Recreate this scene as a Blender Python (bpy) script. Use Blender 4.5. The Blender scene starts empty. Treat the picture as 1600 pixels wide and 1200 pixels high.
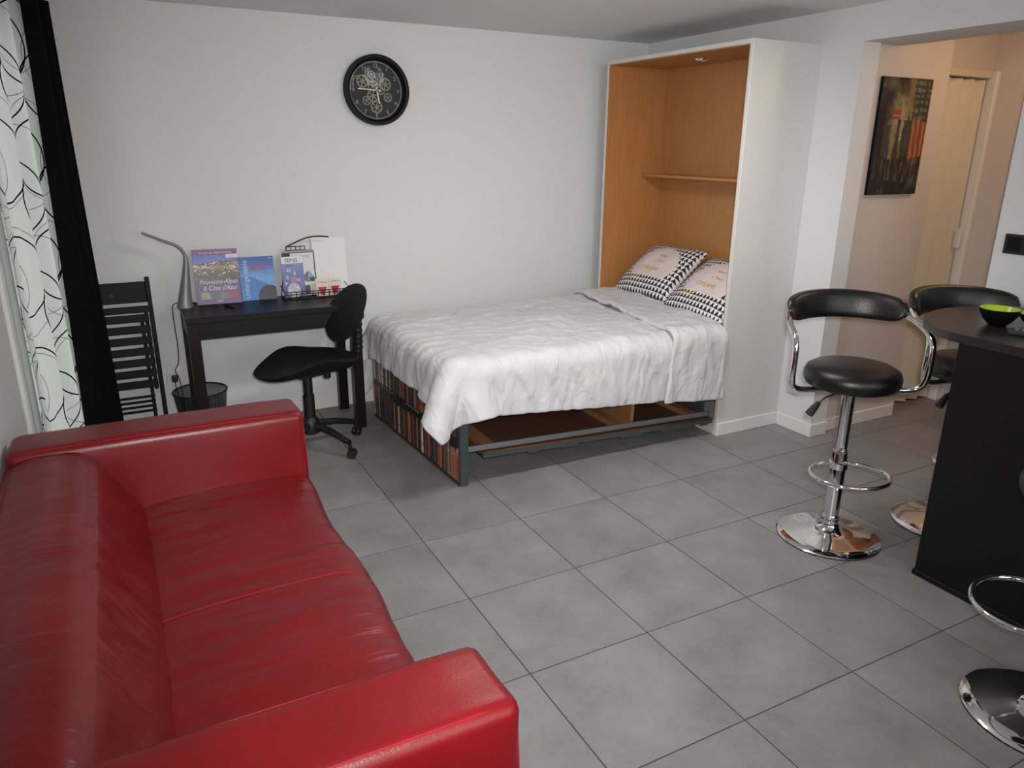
import bpy, bmesh, math, random
import numpy as np
from mathutils import Vector, Matrix, noise, Euler

random.seed(7)
PI = math.pi
sc = bpy.context.scene
COL = sc.collection

# ------------------------------------------------------------------ camera, world, lights, exposure
cam_d = bpy.data.cameras.new('camera')
cam = bpy.data.objects.new('camera', cam_d); COL.objects.link(cam)
cam_d.sensor_width = 36.0
cam_d.lens = 1161.5 / 1600 * 36.0
cam_d.clip_start = 0.02
_a, _b, _c = 0.48757, 0.30965, 0.00902
_f = Vector((math.sin(_a)*math.cos(_b), math.cos(_a)*math.cos(_b), -math.sin(_b)))
_r = Vector((math.cos(_a), -math.sin(_a), 0)); _u = _r.cross(_f)
_r2 = math.cos(_c)*_r + math.sin(_c)*_u; _u2 = -math.sin(_c)*_r + math.cos(_c)*_u
CAM = Vector((-0.954, -2.112, 1.552))
cam.matrix_world = Matrix(((_r2.x, _u2.x, -_f.x, CAM.x), (_r2.y, _u2.y, -_f.y, CAM.y), (_r2.z, _u2.z, -_f.z, CAM.z), (0, 0, 0, 1)))
sc.camera = cam

sc.view_settings.view_transform = 'Standard'
sc.view_settings.look = 'None'
sc.view_settings.gamma = 1.0
sc.view_settings.use_curve_mapping = False
sc.view_settings.exposure = 0.0
sc.cycles.use_denoising = True
sc.cycles.max_bounces = 8
sc.cycles.diffuse_bounces = 4
sc.cycles.sample_clamp_indirect = 6.0
sc.cycles.caustics_reflective = False
sc.cycles.caustics_refractive = False

world = bpy.data.worlds.new('sky'); sc.world = world
world.use_nodes = True
world.node_tree.nodes['Background'].inputs[0].default_value = (0.95, 0.98, 0.96, 1)
world.node_tree.nodes['Background'].inputs[1].default_value = 2.2

def light(name, kind, loc, power, color=(1, 1, 1), size=None, size_y=None, rot=None, radius=None):
    d = bpy.data.lights.new(name, kind); d.energy = power; d.color = color
    if kind == 'AREA':
        d.shape = 'RECTANGLE'; d.size = size; d.size_y = size_y or size
    elif radius is not None:
        d.shadow_soft_size = radius
    o = bpy.data.objects.new(name, d); COL.objects.link(o); o.location = loc
    if rot: o.rotation_euler = rot
    return o
# added fill light at an unseen, made-up window behind the camera (faces +Y)
light('rear_fill_light', 'AREA', (0.85, -2.93, 1.45), 12, (0.95, 0.97, 1.0), 2.3, 1.25, (PI/2, 0, 0))
# the camera's own flash, its reflector throwing a soft-edged beam along the view
fl = light('camera_flash', 'SPOT', CAM + 0.05*_u2 + 0.04*_r2, 255, (1.0, 0.985, 0.965), radius=0.035)
fl.data.spot_size = math.radians(92); fl.data.spot_blend = 1.0
fl.rotation_euler = cam.matrix_world.to_euler()

# ------------------------------------------------------------------ helpers
def lin(c):
    return tuple((x/12.92 if x <= 0.04045 else ((x+0.055)/1.055)**2.4) for x in c)
def rgb(r, g, b):
    return lin((r/255, g/255, b/255)) + (1.0,)

def node_mat(name):
    m = bpy.data.materials.new(name); m.use_nodes = True
    nt = m.node_tree
    return m, nt, nt.nodes['Principled BSDF']
def N(nt, kind, **kw):
    n = nt.nodes.new(kind)
    for k, v in kw.items():
        setattr(n, k, v)
    return n
def mat(name, col, rough=0.5, metal=0.0, spec=0.5, var=0.0, scale=8.0, bump=0.0, bscale=80.0, stretch=(1, 1, 1), coat=0.0, sheen=0.0):
    """plain procedural material: a noise varies the colour by var, another gives fine relief"""
    m, nt, p = node_mat(name)
    p.inputs['Roughness'].default_value = rough
    p.inputs['Metallic'].default_value = metal
    p.inputs['Specular IOR Level'].default_value = spec
    p.inputs['Coat Weight'].default_value = coat
    p.inputs['Coat Roughness'].default_value = 0.08
    p.inputs['Sheen Weight'].default_value = sheen
    tc = N(nt, 'ShaderNodeTexCoord'); mp = N(nt, 'ShaderNodeMapping')
    mp.inputs['Scale'].default_value = stretch
    nt.links.new(tc.outputs['Object'], mp.inputs['Vector'])
    nz = N(nt, 'ShaderNodeTexNoise'); nz.inputs['Scale'].default_value = scale; nz.inputs['Detail'].default_value = 5
    nt.links.new(mp.outputs[0], nz.inputs['Vector'])
    mix = N(nt, 'ShaderNodeMix', data_type='RGBA')
    c = Vector(col[:3])
    mix.inputs[6].default_value = (*(c*(1-var)), 1)
    mix.inputs[7].default_value = (*[min(1, x) for x in c*(1+var)], 1)
    nt.links.new(nz.outputs['Fac'], mix.inputs[0])
    nt.links.new(mix.outputs[2], p.inputs['Base Color'])
    if bump:
        nb = N(nt, 'ShaderNodeTexNoise'); nb.inputs['Scale'].default_value = bscale; nb.inputs['Detail'].default_value = 3
        nt.links.new(mp.outputs[0], nb.inputs['Vector'])
        b = N(nt, 'ShaderNodeBump'); b.inputs['Strength'].default_value = bump; b.inputs['Distance'].default_value = 0.01
        nt.links.new(nb.outputs['Fac'], b.inputs['Height'])
        nt.links.new(b.outputs[0], p.inputs['Normal'])
    return m

M = {}
M['wall'] = mat('white_wall_paint', rgb(217, 218, 220), 0.75, spec=0.25, var=0.012, scale=2.2, bump=0.10, bscale=220)
M['wall_hall'] = mat('hall_wall_paint', rgb(206, 198, 194), 0.75, spec=0.25, var=0.012, scale=2.2, bump=0.10, bscale=220)
M['ceiling'] = mat('ceiling_paint', rgb(226, 222, 219), 0.85, spec=0.2, var=0.015, scale=1.5, bump=0.08, bscale=200)
M['white'] = mat('white_lacquer', rgb(208, 208, 205), 0.38, var=0.008)
M['trim'] = mat('white_trim_paint', rgb(226, 224, 222), 0.45, var=0.01)
M['pvc'] = mat('window_frame_plastic', rgb(232, 234, 228), 0.35, var=0.01)
M['grout'] = mat('floor_grout', rgb(62, 60, 57), 0.9, var=0.2, scale=14)
M['black'] = mat('black_plastic', rgb(16, 16, 17), 0.5, var=0.1, bump=0.05, bscale=300)
M['chair_plastic'] = mat('black_grained_plastic', rgb(16, 16, 16), 0.55, spec=0.35, var=0.1, bump=0.12, bscale=420)
M['desk'] = mat('black_brown_stained_wood', rgb(14, 12, 12), 0.36, spec=0.35, var=0.25, scale=9, stretch=(1, 9, 9), bump=0.04, bscale=60)
M['chair_wood'] = mat('black_painted_wood', rgb(12, 11, 12), 0.55, spec=0.22, var=0.15, scale=9)
M['bar_black'] = mat('matt_black_laminate', rgb(14, 13, 14), 0.5, spec=0.3, var=0.12, scale=6)
M['bar_top'] = mat('dark_worktop_laminate', rgb(42, 37, 37), 0.3, spec=0.5, var=0.12, scale=30)
M['leather_black'] = mat('black_leather', rgb(11, 11, 11), 0.36, var=0.1, bump=0.10, bscale=180)
M['chrome'] = mat('polished_chrome', (0.82, 0.82, 0.83), 0.06, metal=1.0, var=0.01)
M['steel'] = mat('galvanised_steel', rgb(150, 154, 160), 0.42, metal=0.7, var=0.12, scale=12)
M['teal_edge'] = mat('dark_teal_edge_strip', rgb(60, 70, 70), 0.5, var=0.15, scale=14)
M['curtain_black'] = mat('black_curtain_cloth', rgb(13, 12, 13), 0.9, spec=0.1, var=0.15, sheen=0.0, bump=0.1, bscale=260)
M['lamp_grey'] = mat('silver_grey_plastic', rgb(132, 132, 134), 0.42, metal=0.35, var=0.05)
M['clock_black'] = mat('black_clock_rim', rgb(8, 8, 9), 0.5, spec=0.22, var=0.1)
M['clock_face'] = mat('dark_clock_face', rgb(27, 27, 30), 0.6, var=0.2, scale=10)
M['gear'] = mat('aged_brass_gear', rgb(122, 118, 100), 0.5, metal=0.45, var=0.15, scale=20)
M['hand'] = mat('pale_clock_hand', rgb(205, 205, 198), 0.5)
M['numeral'] = mat('grey_numeral_print', rgb(150, 154, 160), 0.6)
M['paper'] = mat('white_paper', rgb(226, 227, 226), 0.6, var=0.01)
M['pages'] = mat('book_page_edges', rgb(214, 208, 196), 0.8, var=0.05, scale=40, stretch=(1, 1, 12))
M['mattress'] = mat('mattress_ticking', rgb(222, 222, 222), 0.85, var=0.02, bump=0.1)
M['socket'] = mat('white_socket_plastic', rgb(218, 216, 214), 0.35)
M['socket_hole'] = mat('dark_socket_hole', rgb(40, 40, 40), 0.6)
M['lime'] = mat('lime_green_glaze', rgb(172, 196, 40), 0.25, var=0.05)
M['red_ink'] = mat('red_print', rgb(196, 40, 48), 0.55)
M['white_ink'] = mat('white_print', rgb(228, 226, 226), 0.55)
M['grey_ink'] = mat('grey_print', rgb(120, 132, 140), 0.55)
M['pale_ink'] = mat('pale_blue_print', rgb(160, 200, 228), 0.55)
M['gold_ink'] = mat('gold_print', rgb(196, 160, 60), 0.45)
M['remote_grey'] = mat('dark_grey_remote_plastic', rgb(52, 54, 58), 0.3)
M['button'] = mat('grey_rubber_button', rgb(104, 106, 110), 0.6)
M['brown_frame'] = mat('brown_door_wood', rgb(140, 106, 80), 0.5, var=0.12, scale=8, stretch=(9, 9, 1))
M['accordion'] = mat('cream_folding_door_plastic', rgb(214, 204, 184), 0.5, var=0.03, scale=10, stretch=(9, 9, 1))
M['shell'] = mat('clear_plastic_bulb_lens', rgb(235, 232, 225), 0.15)

def wood_mat(name, c1, c2, stretch, rough=0.45):
    m, nt, p = node_mat(name)
    p.inputs['Roughness'].default_value = rough
    tc = N(nt, 'ShaderNodeTexCoord'); mp = N(nt, 'ShaderNodeMapping'); mp.inputs['Scale'].default_value = stretch
    nt.links.new(tc.outputs['Object'], mp.inputs['Vector'])
    nz = N(nt, 'ShaderNodeTexNoise'); nz.inputs['Scale'].default_value = 3.5; nz.inputs['Detail'].default_value = 8; nz.inputs['Distortion'].default_value = 0.6
    nt.links.new(mp.outputs[0], nz.inputs['Vector'])
    r = N(nt, 'ShaderNodeValToRGB'); r.color_ramp.elements[0].position = 0.3; r.color_ramp.elements[1].position = 0.72
    r.color_ramp.elements[0].color = c1; r.color_ramp.elements[1].color = c2
    nt.links.new(nz.outputs['Fac'], r.inputs[0]); nt.links.new(r.outputs[0], p.inputs['Base Color'])
    return m
M['beech'] = wood_mat('beech_veneer', rgb(170, 116, 66), rgb(182, 127, 76), (14, 14, 1.2))
M['ply'] = wood_mat('brown_plywood', rgb(84, 56, 38), rgb(104, 72, 50), (1.2, 12, 12))
M['batten'] = wood_mat('beech_batten', rgb(140, 98, 62), rgb(158, 114, 74), (12, 1.2, 12))

def tile_mat():
    m, nt, p = node_mat('grey_stoneware_tile')
    p.inputs['Specular IOR Level'].default_value = 0.45
    geo = N(nt, 'ShaderNodeNewGeometry'); oi = N(nt, 'ShaderNodeObjectInfo')
    off = N(nt, 'ShaderNodeVectorMath', operation='SCALE'); off.inputs['Scale'].default_value = 17.0
    cmb = N(nt, 'ShaderNodeCombineXYZ')
    for i in range(3): nt.links.new(oi.outputs['Random'], cmb.inputs[i])
    nt.links.new(cmb.outputs[0], off.inputs[0])
    add = N(nt, 'ShaderNodeVectorMath', operation='ADD')
    nt.links.new(geo.outputs['Position'], add.inputs[0]); nt.links.new(off.outputs[0], add.inputs[1])
    n1 = N(nt, 'ShaderNodeTexNoise'); n1.inputs['Scale'].default_value = 4.5; n1.inputs['Detail'].default_value = 6; n1.inputs['Roughness'].default_value = 0.62
    nt.links.new(add.outputs[0], n1.inputs['Vector'])
    n2 = N(nt, 'ShaderNodeTexNoise'); n2.inputs['Scale'].default_value = 60; n2.inputs['Detail'].default_value = 4
    nt.links.new(add.outputs[0], n2.inputs['Vector'])
    mx = N(nt, 'ShaderNodeMix', data_type='FLOAT'); mx.inputs[0].default_value = 0.22
    nt.links.new(n1.outputs['Fac'], mx.inputs[2]); nt.links.new(n2.outputs['Fac'], mx.inputs[3])
    r = N(nt, 'ShaderNodeValToRGB')
    r.color_ramp.elements[0].position = 0.30; r.color_ramp.elements[0].color = rgb(118, 117, 118)
    r.color_ramp.elements[1].position = 0.70; r.color_ramp.elements[1].color = rgb(146, 145, 146)
    nt.links.new(mx.outputs[0], r.inputs[0])
    hsv = N(nt, 'ShaderNodeHueSaturation')
    mr = N(nt, 'ShaderNodeMapRange'); mr.inputs[3].default_value = 0.965; mr.inputs[4].default_value = 1.03
    nt.links.new(oi.outputs['Random'], mr.inputs[0]); nt.links.new(mr.outputs[0], hsv.inputs['Value'])
    nt.links.new(r.outputs[0], hsv.inputs['Color']); nt.links.new(hsv.outputs[0], p.inputs['Base Color'])
    rr = N(nt, 'ShaderNodeMapRange'); rr.inputs[3].default_value = 0.40; rr.inputs[4].default_value = 0.56
    nt.links.new(n1.outputs['Fac'], rr.inputs[0]); nt.links.new(rr.outputs[0], p.inputs['Roughness'])
    b = N(nt, 'ShaderNodeBump'); b.inputs['Strength'].default_value = 0.08; b.inputs['Distance'].default_value = 0.004
    nt.links.new(n2.outputs['Fac'], b.inputs['Height']); nt.links.new(b.outputs[0], p.inputs['Normal'])
    return m
M['tile'] = tile_mat()

def leather_mat(name, wr_scale, wr_strength):
    m, nt, p = node_mat(name)
    tc = N(nt, 'ShaderNodeTexCoord')
    n0 = N(nt, 'ShaderNodeTexNoise'); n0.inputs['Scale'].default_value = 5; n0.inputs['Detail'].default_value = 4
    nt.links.new(tc.outputs['Object'], n0.inputs['Vector'])
    r = N(nt, 'ShaderNodeValToRGB')
    r.color_ramp.elements[0].position = 0.3; r.color_ramp.elements[0].color = rgb(108, 8, 14)
    r.color_ramp.elements[1].position = 0.75; r.color_ramp.elements[1].color = rgb(122, 11, 19)
    nt.links.new(n0.outputs['Fac'], r.inputs[0]); nt.links.new(r.outputs[0], p.inputs['Base Color'])
    p.inputs['Roughness'].default_value = 0.36
    p.inputs['Specular IOR Level'].default_value = 0.5
    v = N(nt, 'ShaderNodeTexVoronoi'); v.inputs['Scale'].default_value = 240
    nt.links.new(tc.outputs['Object'], v.inputs['Vector'])
    b = N(nt, 'ShaderNodeBump'); b.inputs['Strength'].default_value = 0.10; b.inputs['Distance'].default_value = 0.002
    nt.links.new(v.outputs['Distance'], b.inputs['Height'])
    last = b
    if wr_strength:
        mp = N(nt, 'ShaderNodeMapping'); mp.inputs['Scale'].default_value = wr_scale
        nt.links.new(tc.outputs['Object'], mp.inputs['Vector'])
        n1 = N(nt, 'ShaderNodeTexNoise'); n1.inputs['Scale'].default_value = 1.0; n1.inputs['Detail'].default_value = 3; n1.inputs['Distortion'].default_value = 0.5
        nt.links.new(mp.outputs[0], n1.inputs['Vector'])
        b2 = N(nt, 'ShaderNodeBump'); b2.inputs['Strength'].default_value = wr_strength; b2.inputs['Distance'].default_value = 0.02
        nt.links.new(n1.outputs['Fac'], b2.inputs['Height']); nt.links.new(b.outputs[0], b2.inputs['Normal'])
        last = b2
    nt.links.new(last.outputs[0], p.inputs['Normal'])
    return m
M['leather'] = leather_mat('red_leather', (1, 1, 1), 0)
M['leather_seat'] = leather_mat('red_leather_creased_seat', (3.0, 20, 6), 0.42)
M['leather_back'] = leather_mat('red_leather_creased_back', (4, 15, 5), 0.30)
M['leather_arm'] = leather_mat('red_leather_arm', (7, 7, 7), 0.10)
M['seam'] = mat('red_stitching', rgb(150, 20, 32), 0.5)

def paint_mat():
    m, nt, p = node_mat('printed_colour')
    at = N(nt, 'ShaderNodeAttribute'); at.attribute_name = 'print'
    nt.links.new(at.outputs['Color'], p.inputs['Base Color'])
    p.inputs['Roughness'].default_value = 0.38
    return m
M['print'] = paint_mat()
M['canvas'] = paint_mat(); M['canvas'].name = 'printed_canvas'
M['canvas'].node_tree.nodes['Principled BSDF'].inputs['Roughness'].default_value = 0.8

def duvet_mat():
    m, nt, p = node_mat('white_duvet_cotton')
    tc = N(nt, 'ShaderNodeTexCoord'); mp = N(nt, 'ShaderNodeMapping'); mp.inputs['Scale'].default_value = (9, 4, 5)
    mp.inputs['Rotation'].default_value = (0, 0, 0.5)
    nt.links.new(tc.outputs['Object'], mp.inputs['Vector'])
    n1 = N(nt, 'ShaderNodeTexNoise'); n1.inputs['Scale'].default_value = 1.6; n1.inputs['Detail'].default_value = 5; n1.inputs['Distortion'].default_value = 1.2
    nt.links.new(mp.outputs[0], n1.inputs['Vector'])
    b = N(nt, 'ShaderNodeBump'); b.inputs['Strength'].default_value = 0.42; b.inputs['Distance'].default_value = 0.03
    nt.links.new(n1.outputs['Fac'], b.inputs['Height']); nt.links.new(b.outputs[0], p.inputs['Normal'])
    p.inputs['Base Color'].default_value = rgb(208, 208, 211)
    p.inputs['Roughness'].default_value = 0.5; p.inputs['Specular IOR Level'].default_value = 0.4
    p.inputs['Sheen Weight'].default_value = 0.12
    return m
M['duvet'] = duvet_mat()

def math_n(nt, op, a, b=None, c=None):
    n = N(nt, 'ShaderNodeMath', operation=op)
    for i, v in enumerate((a, b, c)):
        if v is None: continue
        if isinstance(v, (int, float)): n.inputs[i].default_value = v
        else: nt.links.new(v, n.inputs[i])
    return n.outputs[0]

def ring_layer(nt, uv, cell, off, rad, wid):
    mp = N(nt, 'ShaderNodeMapping'); s = 1.0/cell
    mp.inputs['Scale'].default_value = (s, s, 1); mp.inputs['Location'].default_value = (off[0], off[1], 0)
    nt.links.new(uv, mp.inputs['Vector'])
    sp = N(nt, 'ShaderNodeSeparateXYZ'); nt.links.new(mp.outputs[0], sp.inputs[0])
    fx = math_n(nt, 'SUBTRACT', math_n(nt, 'FRACT', sp.outputs[0]), 0.5)
    fy = math_n(nt, 'SUBTRACT', math_n(nt, 'FRACT', sp.outputs[1]), 0.5)
    ln = math_n(nt, 'SQRT', math_n(nt, 'ADD', math_n(nt, 'MULTIPLY', fx, fx), math_n(nt, 'MULTIPLY', fy, fy)))
    return math_n(nt, 'LESS_THAN', math_n(nt, 'ABSOLUTE', math_n(nt, 'SUBTRACT', ln, rad)), wid)

def sheer_mat():
    m, nt, p = node_mat('sheer_with_ring_print')
    nt.nodes.remove(p)
    out = nt.nodes['Material Output']
    uv = N(nt, 'ShaderNodeUVMap'); uv.uv_map = 'UVMap'
    dark = None
    for cell, off, rad, wid in ((0.44, (0.1, 0.12), 0.36, 0.0075), (0.44, (0.52, 0.46), 0.33, 0.0075)):
        l = ring_layer(nt, uv.outputs[0], cell, off, rad, wid)
        dark = l if dark is None else math_n(nt, 'MAXIMUM', dark, l)
    grey = None
    for cell, off, rad, wid in ((0.44, (0.4, 0.2), 0.38, 0.0035), (0.5, (0.2, 0.45), 0.44, 0.003)):
        l = ring_layer(nt, uv.outputs[0], cell, off, rad, wid)
        grey = l if grey is None else math_n(nt, 'MAXIMUM', grey, l)
    m1 = N(nt, 'ShaderNodeMix', data_type='RGBA'); m1.inputs[6].default_value = rgb(238, 240, 236); m1.inputs[7].default_value = rgb(120, 120, 122)
    nt.links.new(grey, m1.inputs[0])
    m2 = N(nt, 'ShaderNodeMix', data_type='RGBA'); m2.inputs[7].default_value = rgb(14, 13, 16)
    nt.links.new(dark, m2.inputs[0]); nt.links.new(m1.outputs[2], m2.inputs[6])
    d = N(nt, 'ShaderNodeBsdfDiffuse'); t = N(nt, 'ShaderNodeBsdfTranslucent'); tr = N(nt, 'ShaderNodeBsdfTransparent')
    nt.links.new(m2.outputs[2], d.inputs[0]); nt.links.new(m2.outputs[2], t.inputs[0])
    a = N(nt, 'ShaderNodeMixShader'); a.inputs[0].default_value = 0.5
    nt.links.new(d.outputs[0], a.inputs[1]); nt.links.new(t.outputs[0], a.inputs[2])
    b = N(nt, 'ShaderNodeMixShader')
    ink = math_n(nt, 'MAXIMUM', dark, grey)
    nt.links.new(math_n(nt, 'MULTIPLY', math_n(nt, 'SUBTRACT', 1.0, ink), 0.08), b.inputs[0])
    nt.links.new(a.outputs[0], b.inputs[1]); nt.links.new(tr.outputs[0], b.inputs[2])
    nt.links.new(b.outputs[0], out.inputs[0])
    return m
M['sheer'] = sheer_mat()

def pillow_mat():
    """rows of black triangles on white, a plain round-shouldered patch with a gold line along its foot"""
    m, nt, p = node_mat('triangle_print_pillowcase')
    p.inputs['Roughness'].default_value = 0.75
    tc = N(nt, 'ShaderNodeTexCoord'); sp = N(nt, 'ShaderNodeSeparateXYZ'); nt.links.new(tc.outputs['Object'], sp.inputs[0])
    X, Y = sp.outputs[0], sp.outputs[1]
    cw, ch = 0.029, 0.033
    yy = math_n(nt, 'DIVIDE', math_n(nt, 'ADD', Y, 5.0), ch)
    fy = math_n(nt, 'FRACT', yy)
    fx = math_n(nt, 'FRACT', math_n(nt, 'DIVIDE', math_n(nt, 'ADD', X, 5.0), cw))
    tri = math_n(nt, 'LESS_THAN', fy, math_n(nt, 'SUBTRACT', 1.0, math_n(nt, 'MULTIPLY', math_n(nt, 'ABSOLUTE', math_n(nt, 'SUBTRACT', fx, 0.5)), 2.0)))
    dx = math_n(nt, 'DIVIDE', X, 0.185); dy = math_n(nt, 'DIVIDE', math_n(nt, 'SUBTRACT', Y, 0.0), 0.165)
    ln = math_n(nt, 'SQRT', math_n(nt, 'ADD', math_n(nt, 'MULTIPLY', dx, dx), math_n(nt, 'MULTIPLY', dy, dy)))
    patch = math_n(nt, 'MULTIPLY', math_n(nt, 'LESS_THAN', ln, 1.0), math_n(nt, 'GREATER_THAN', Y, -0.095))
    gx = math_n(nt, 'SUBTRACT', X, -0.09); gy = math_n(nt, 'SUBTRACT', Y, -0.04)
    gl = math_n(nt, 'SQRT', math_n(nt, 'ADD', math_n(nt, 'MULTIPLY', gx, gx), math_n(nt, 'MULTIPLY', gy, gy)))
    gold = math_n(nt, 'MULTIPLY', math_n(nt, 'LESS_THAN', math_n(nt, 'ABSOLUTE', math_n(nt, 'SUBTRACT', gl, 0.075)), 0.0032), math_n(nt, 'LESS_THAN', math_n(nt, 'ADD', Y, math_n(nt, 'MULTIPLY', X, 0.5)), -0.095))
    black = math_n(nt, 'MULTIPLY', tri, math_n(nt, 'SUBTRACT', 1.0, patch))
    m0 = N(nt, 'ShaderNodeMix', data_type='RGBA'); m0.inputs[6].default_value = rgb(224, 222, 220); m0.inputs[7].default_value = rgb(216, 203, 200)
    nt.links.new(patch, m0.inputs[0])
    m1 = N(nt, 'ShaderNodeMix', data_type='RGBA'); m1.inputs[7].default_value = rgb(26, 28, 30)
    nt.links.new(black, m1.inputs[0]); nt.links.new(m0.outputs[2], m1.inputs[6])
    m2 = N(nt, 'ShaderNodeMix', data_type='RGBA'); m2.inputs[7].default_value = rgb(196, 160, 40)
    nt.links.new(gold, m2.inputs[0]); nt.links.new(m1.outputs[2], m2.inputs[6])
    nt.links.new(m2.outputs[2], p.inputs['Base Color'])
    return m
M['pillow'] = pillow_mat()

def glass_mat(name, tint=(1, 1, 1, 1), refl=0.08):
    m, nt, p = node_mat(name)
    nt.nodes.remove(p)
    t = N(nt, 'ShaderNodeBsdfTransparent'); t.inputs[0].default_value = tint
    g = N(nt, 'ShaderNodeBsdfGlossy'); g.inputs['Roughness'].default_value = 0.03
    fr = N(nt, 'ShaderNodeFresnel'); fr.inputs[0].default_value = 1.45
    mx = N(nt, 'ShaderNodeMixShader')
    nt.links.new(math_n(nt, 'MULTIPLY', fr.outputs[0], refl/0.05), mx.inputs[0])
    nt.links.new(t.outputs[0], mx.inputs[1]); nt.links.new(g.outputs[0], mx.inputs[2])
    nt.links.new(mx.outputs[0], nt.nodes['Material Output'].inputs[0])
    return m
M['glass'] = glass_mat('window_glass')
M['clock_glass'] = glass_mat('clock_glass', refl=0.0025)

def wire_mesh_mat():
    m, nt, p = node_mat('black_wire_mesh')
    p.inputs['Base Color'].default_value = rgb(22, 22, 23); p.inputs['Roughness'].default_value = 0.5
    uv = N(nt, 'ShaderNodeUVMap'); uv.uv_map = 'UVMap'
    sp = N(nt, 'ShaderNodeSeparateXYZ'); nt.links.new(uv.outputs[0], sp.inputs[0])
    a = math_n(nt, 'GREATER_THAN', math_n(nt, 'FRACT', math_n(nt, 'MULTIPLY', math_n(nt, 'ADD', sp.outputs[0], sp.outputs[1]), 190)), 0.38)
    b = math_n(nt, 'GREATER_THAN', math_n(nt, 'FRACT', math_n(nt, 'MULTIPLY', math_n(nt, 'SUBTRACT', sp.outputs[0], sp.outputs[1]), 190)), 0.38)
    hole = math_n(nt, 'MULTIPLY', a, b)
    nt.links.new(math_n(nt, 'SUBTRACT', 1.0, hole), p.inputs['Alpha'])
    return m
M['wire_mesh'] = wire_mesh_mat()

def emit_mat(name, col, s):
    m, nt, p = node_mat(name)
    p.inputs['Emission Color'].default_value = col; p.inputs['Emission Strength'].default_value = s
    return m
M['bulb_warm'] = emit_mat('warm_bulb', (1.0, 0.62, 0.28, 1), 14)
M['bulb'] = emit_mat('lit_bulb', (1.0, 0.93, 0.84, 1), 25)

# ---- mesh helpers
def bm_box(bm, lo, hi, mtx=None):
    lo = Vector(lo); hi = Vector(hi)
    cs = [Vector((x, y, z)) for z in (lo.z, hi.z) for y in (lo.y, hi.y) for x in (lo.x, hi.x)]
    if mtx is not None: cs = [mtx @ c for c in cs]
    v = [bm.verts.new(c) for c in cs]
    for f in ((0, 2, 3, 1), (4, 5, 7, 6), (0, 1, 5, 4), (2, 6, 7, 3), (0, 4, 6, 2), (1, 3, 7, 5)):
        bm.faces.new([v[i] for i in f])
    return v
def box(lo, hi, bevel=0.0, seg=2, mtx=None):
    bm = bmesh.new(); bm_box(bm, lo, hi, mtx)
    if bevel: bmesh.ops.bevel(bm, geom=bm.edges[:], offset=bevel, segments=seg, profile=0.5, affect='EDGES')
    return bm
def bm_tube(bm, pts, r, seg=8, closed=False, cap=True):
    pts = [Vector(p) for p in pts]; n = len(pts)
    rs = r if isinstance(r, (list, tuple)) else [r]*n
    rings = []; up = None
    for i in range(n):
        if closed: t = (pts[(i+1) % n] - pts[i-1]).normalized()
        else: t = (pts[min(i+1, n-1)] - pts[max(i-1, 0)]).normalized()
        if up is None:
            up = Vector((0, 0, 1)) if abs(t.z) < 0.9 else Vector((1, 0, 0))
        up = (up - t*up.dot(t)).normalized(); s = t.cross(up)
        rings.append([bm.verts.new(pts[i] + rs[i]*(math.cos(2*PI*k/seg)*up + math.sin(2*PI*k/seg)*s)) for k in range(seg)])
    m = n if closed else n-1
    for i in range(m):
        a, b = rings[i], rings[(i+1) % n]
        for k in range(seg):
            bm.faces.new((a[k], b[k], b[(k+1) % seg], a[(k+1) % seg]))
    if cap and not closed:
        bm.faces.new(rings[0]); bm.faces.new(rings[-1][::-1])
def tube(pts, r, seg=8, closed=False):
    bm = bmesh.new(); bm_tube(bm, pts, r, seg, closed); return bm
def lathe(prof, seg=32, uv=False):
    """profile of (r, z); ends on the axis when r is 0"""
    bm = bmesh.new(); rings = []
    for r, z in prof:
        if r < 1e-6: rings.append([bm.verts.new((0, 0, z))])
        else: rings.append([bm.verts.new((r*math.cos(2*PI*k/seg), r*math.sin(2*PI*k/seg), z)) for k in range(seg)])
    for a, b in zip(rings, rings[1:]):
        for k in range(seg):
            k2 = (k+1) % seg
            if len(a) == 1 and len(b) == 1: continue
            if len(a) == 1: bm.faces.new((a[0], b[k2], b[k]))
            elif len(b) == 1: bm.faces.new((a[k], a[k2], b[0]))
            else: bm.faces.new((a[k], a[k2], b[k2], b[k]))
    return bm
def prism(outline, z0, z1, bevel=0.0):
    bm = bmesh.new()
    a = [bm.verts.new((x, y, z0)) for x, y in outline]; b = [bm.verts.new((x, y, z1)) for x, y in outline]
    bm.faces.new(a[::-1]); bm.faces.new(b); n = len(a)
    for i in range(n): bm.faces.new((a[i], a[(i+1) % n], b[(i+1) % n], b[i]))
    if bevel:
        es = [e for e in bm.edges if abs(e.verts[0].co.z - e.verts[1].co.z) < 1e-6]
        bmesh.ops.bevel(bm, geom=es, offset=bevel, segments=2, profile=0.5, affect='EDGES')
    return bm
def smooth_path(pts, n=8, closed=False):
    """Catmull-Rom through the points"""
    P = [Vector(p) for p in pts]; out = []; m = len(P)
    rng = range(m) if closed else range(m-1)
    for i in rng:
        if closed: p0, p1, p2, p3 = P[i-1], P[i], P[(i+1) % m], P[(i+2) % m]
        else: p0, p1, p2, p3 = P[max(i-1, 0)], P[i], P[i+1], P[min(i+2, m-1)]
        for k in range(n):
            t = k/n
            out.append(0.5*((2*p1) + (-p0+p2)*t + (2*p0-5*p1+4*p2-p3)*t*t + (-p0+3*p1-3*p2+p3)*t**3))
    if not closed: out.append(P[-1])
    return out

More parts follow.
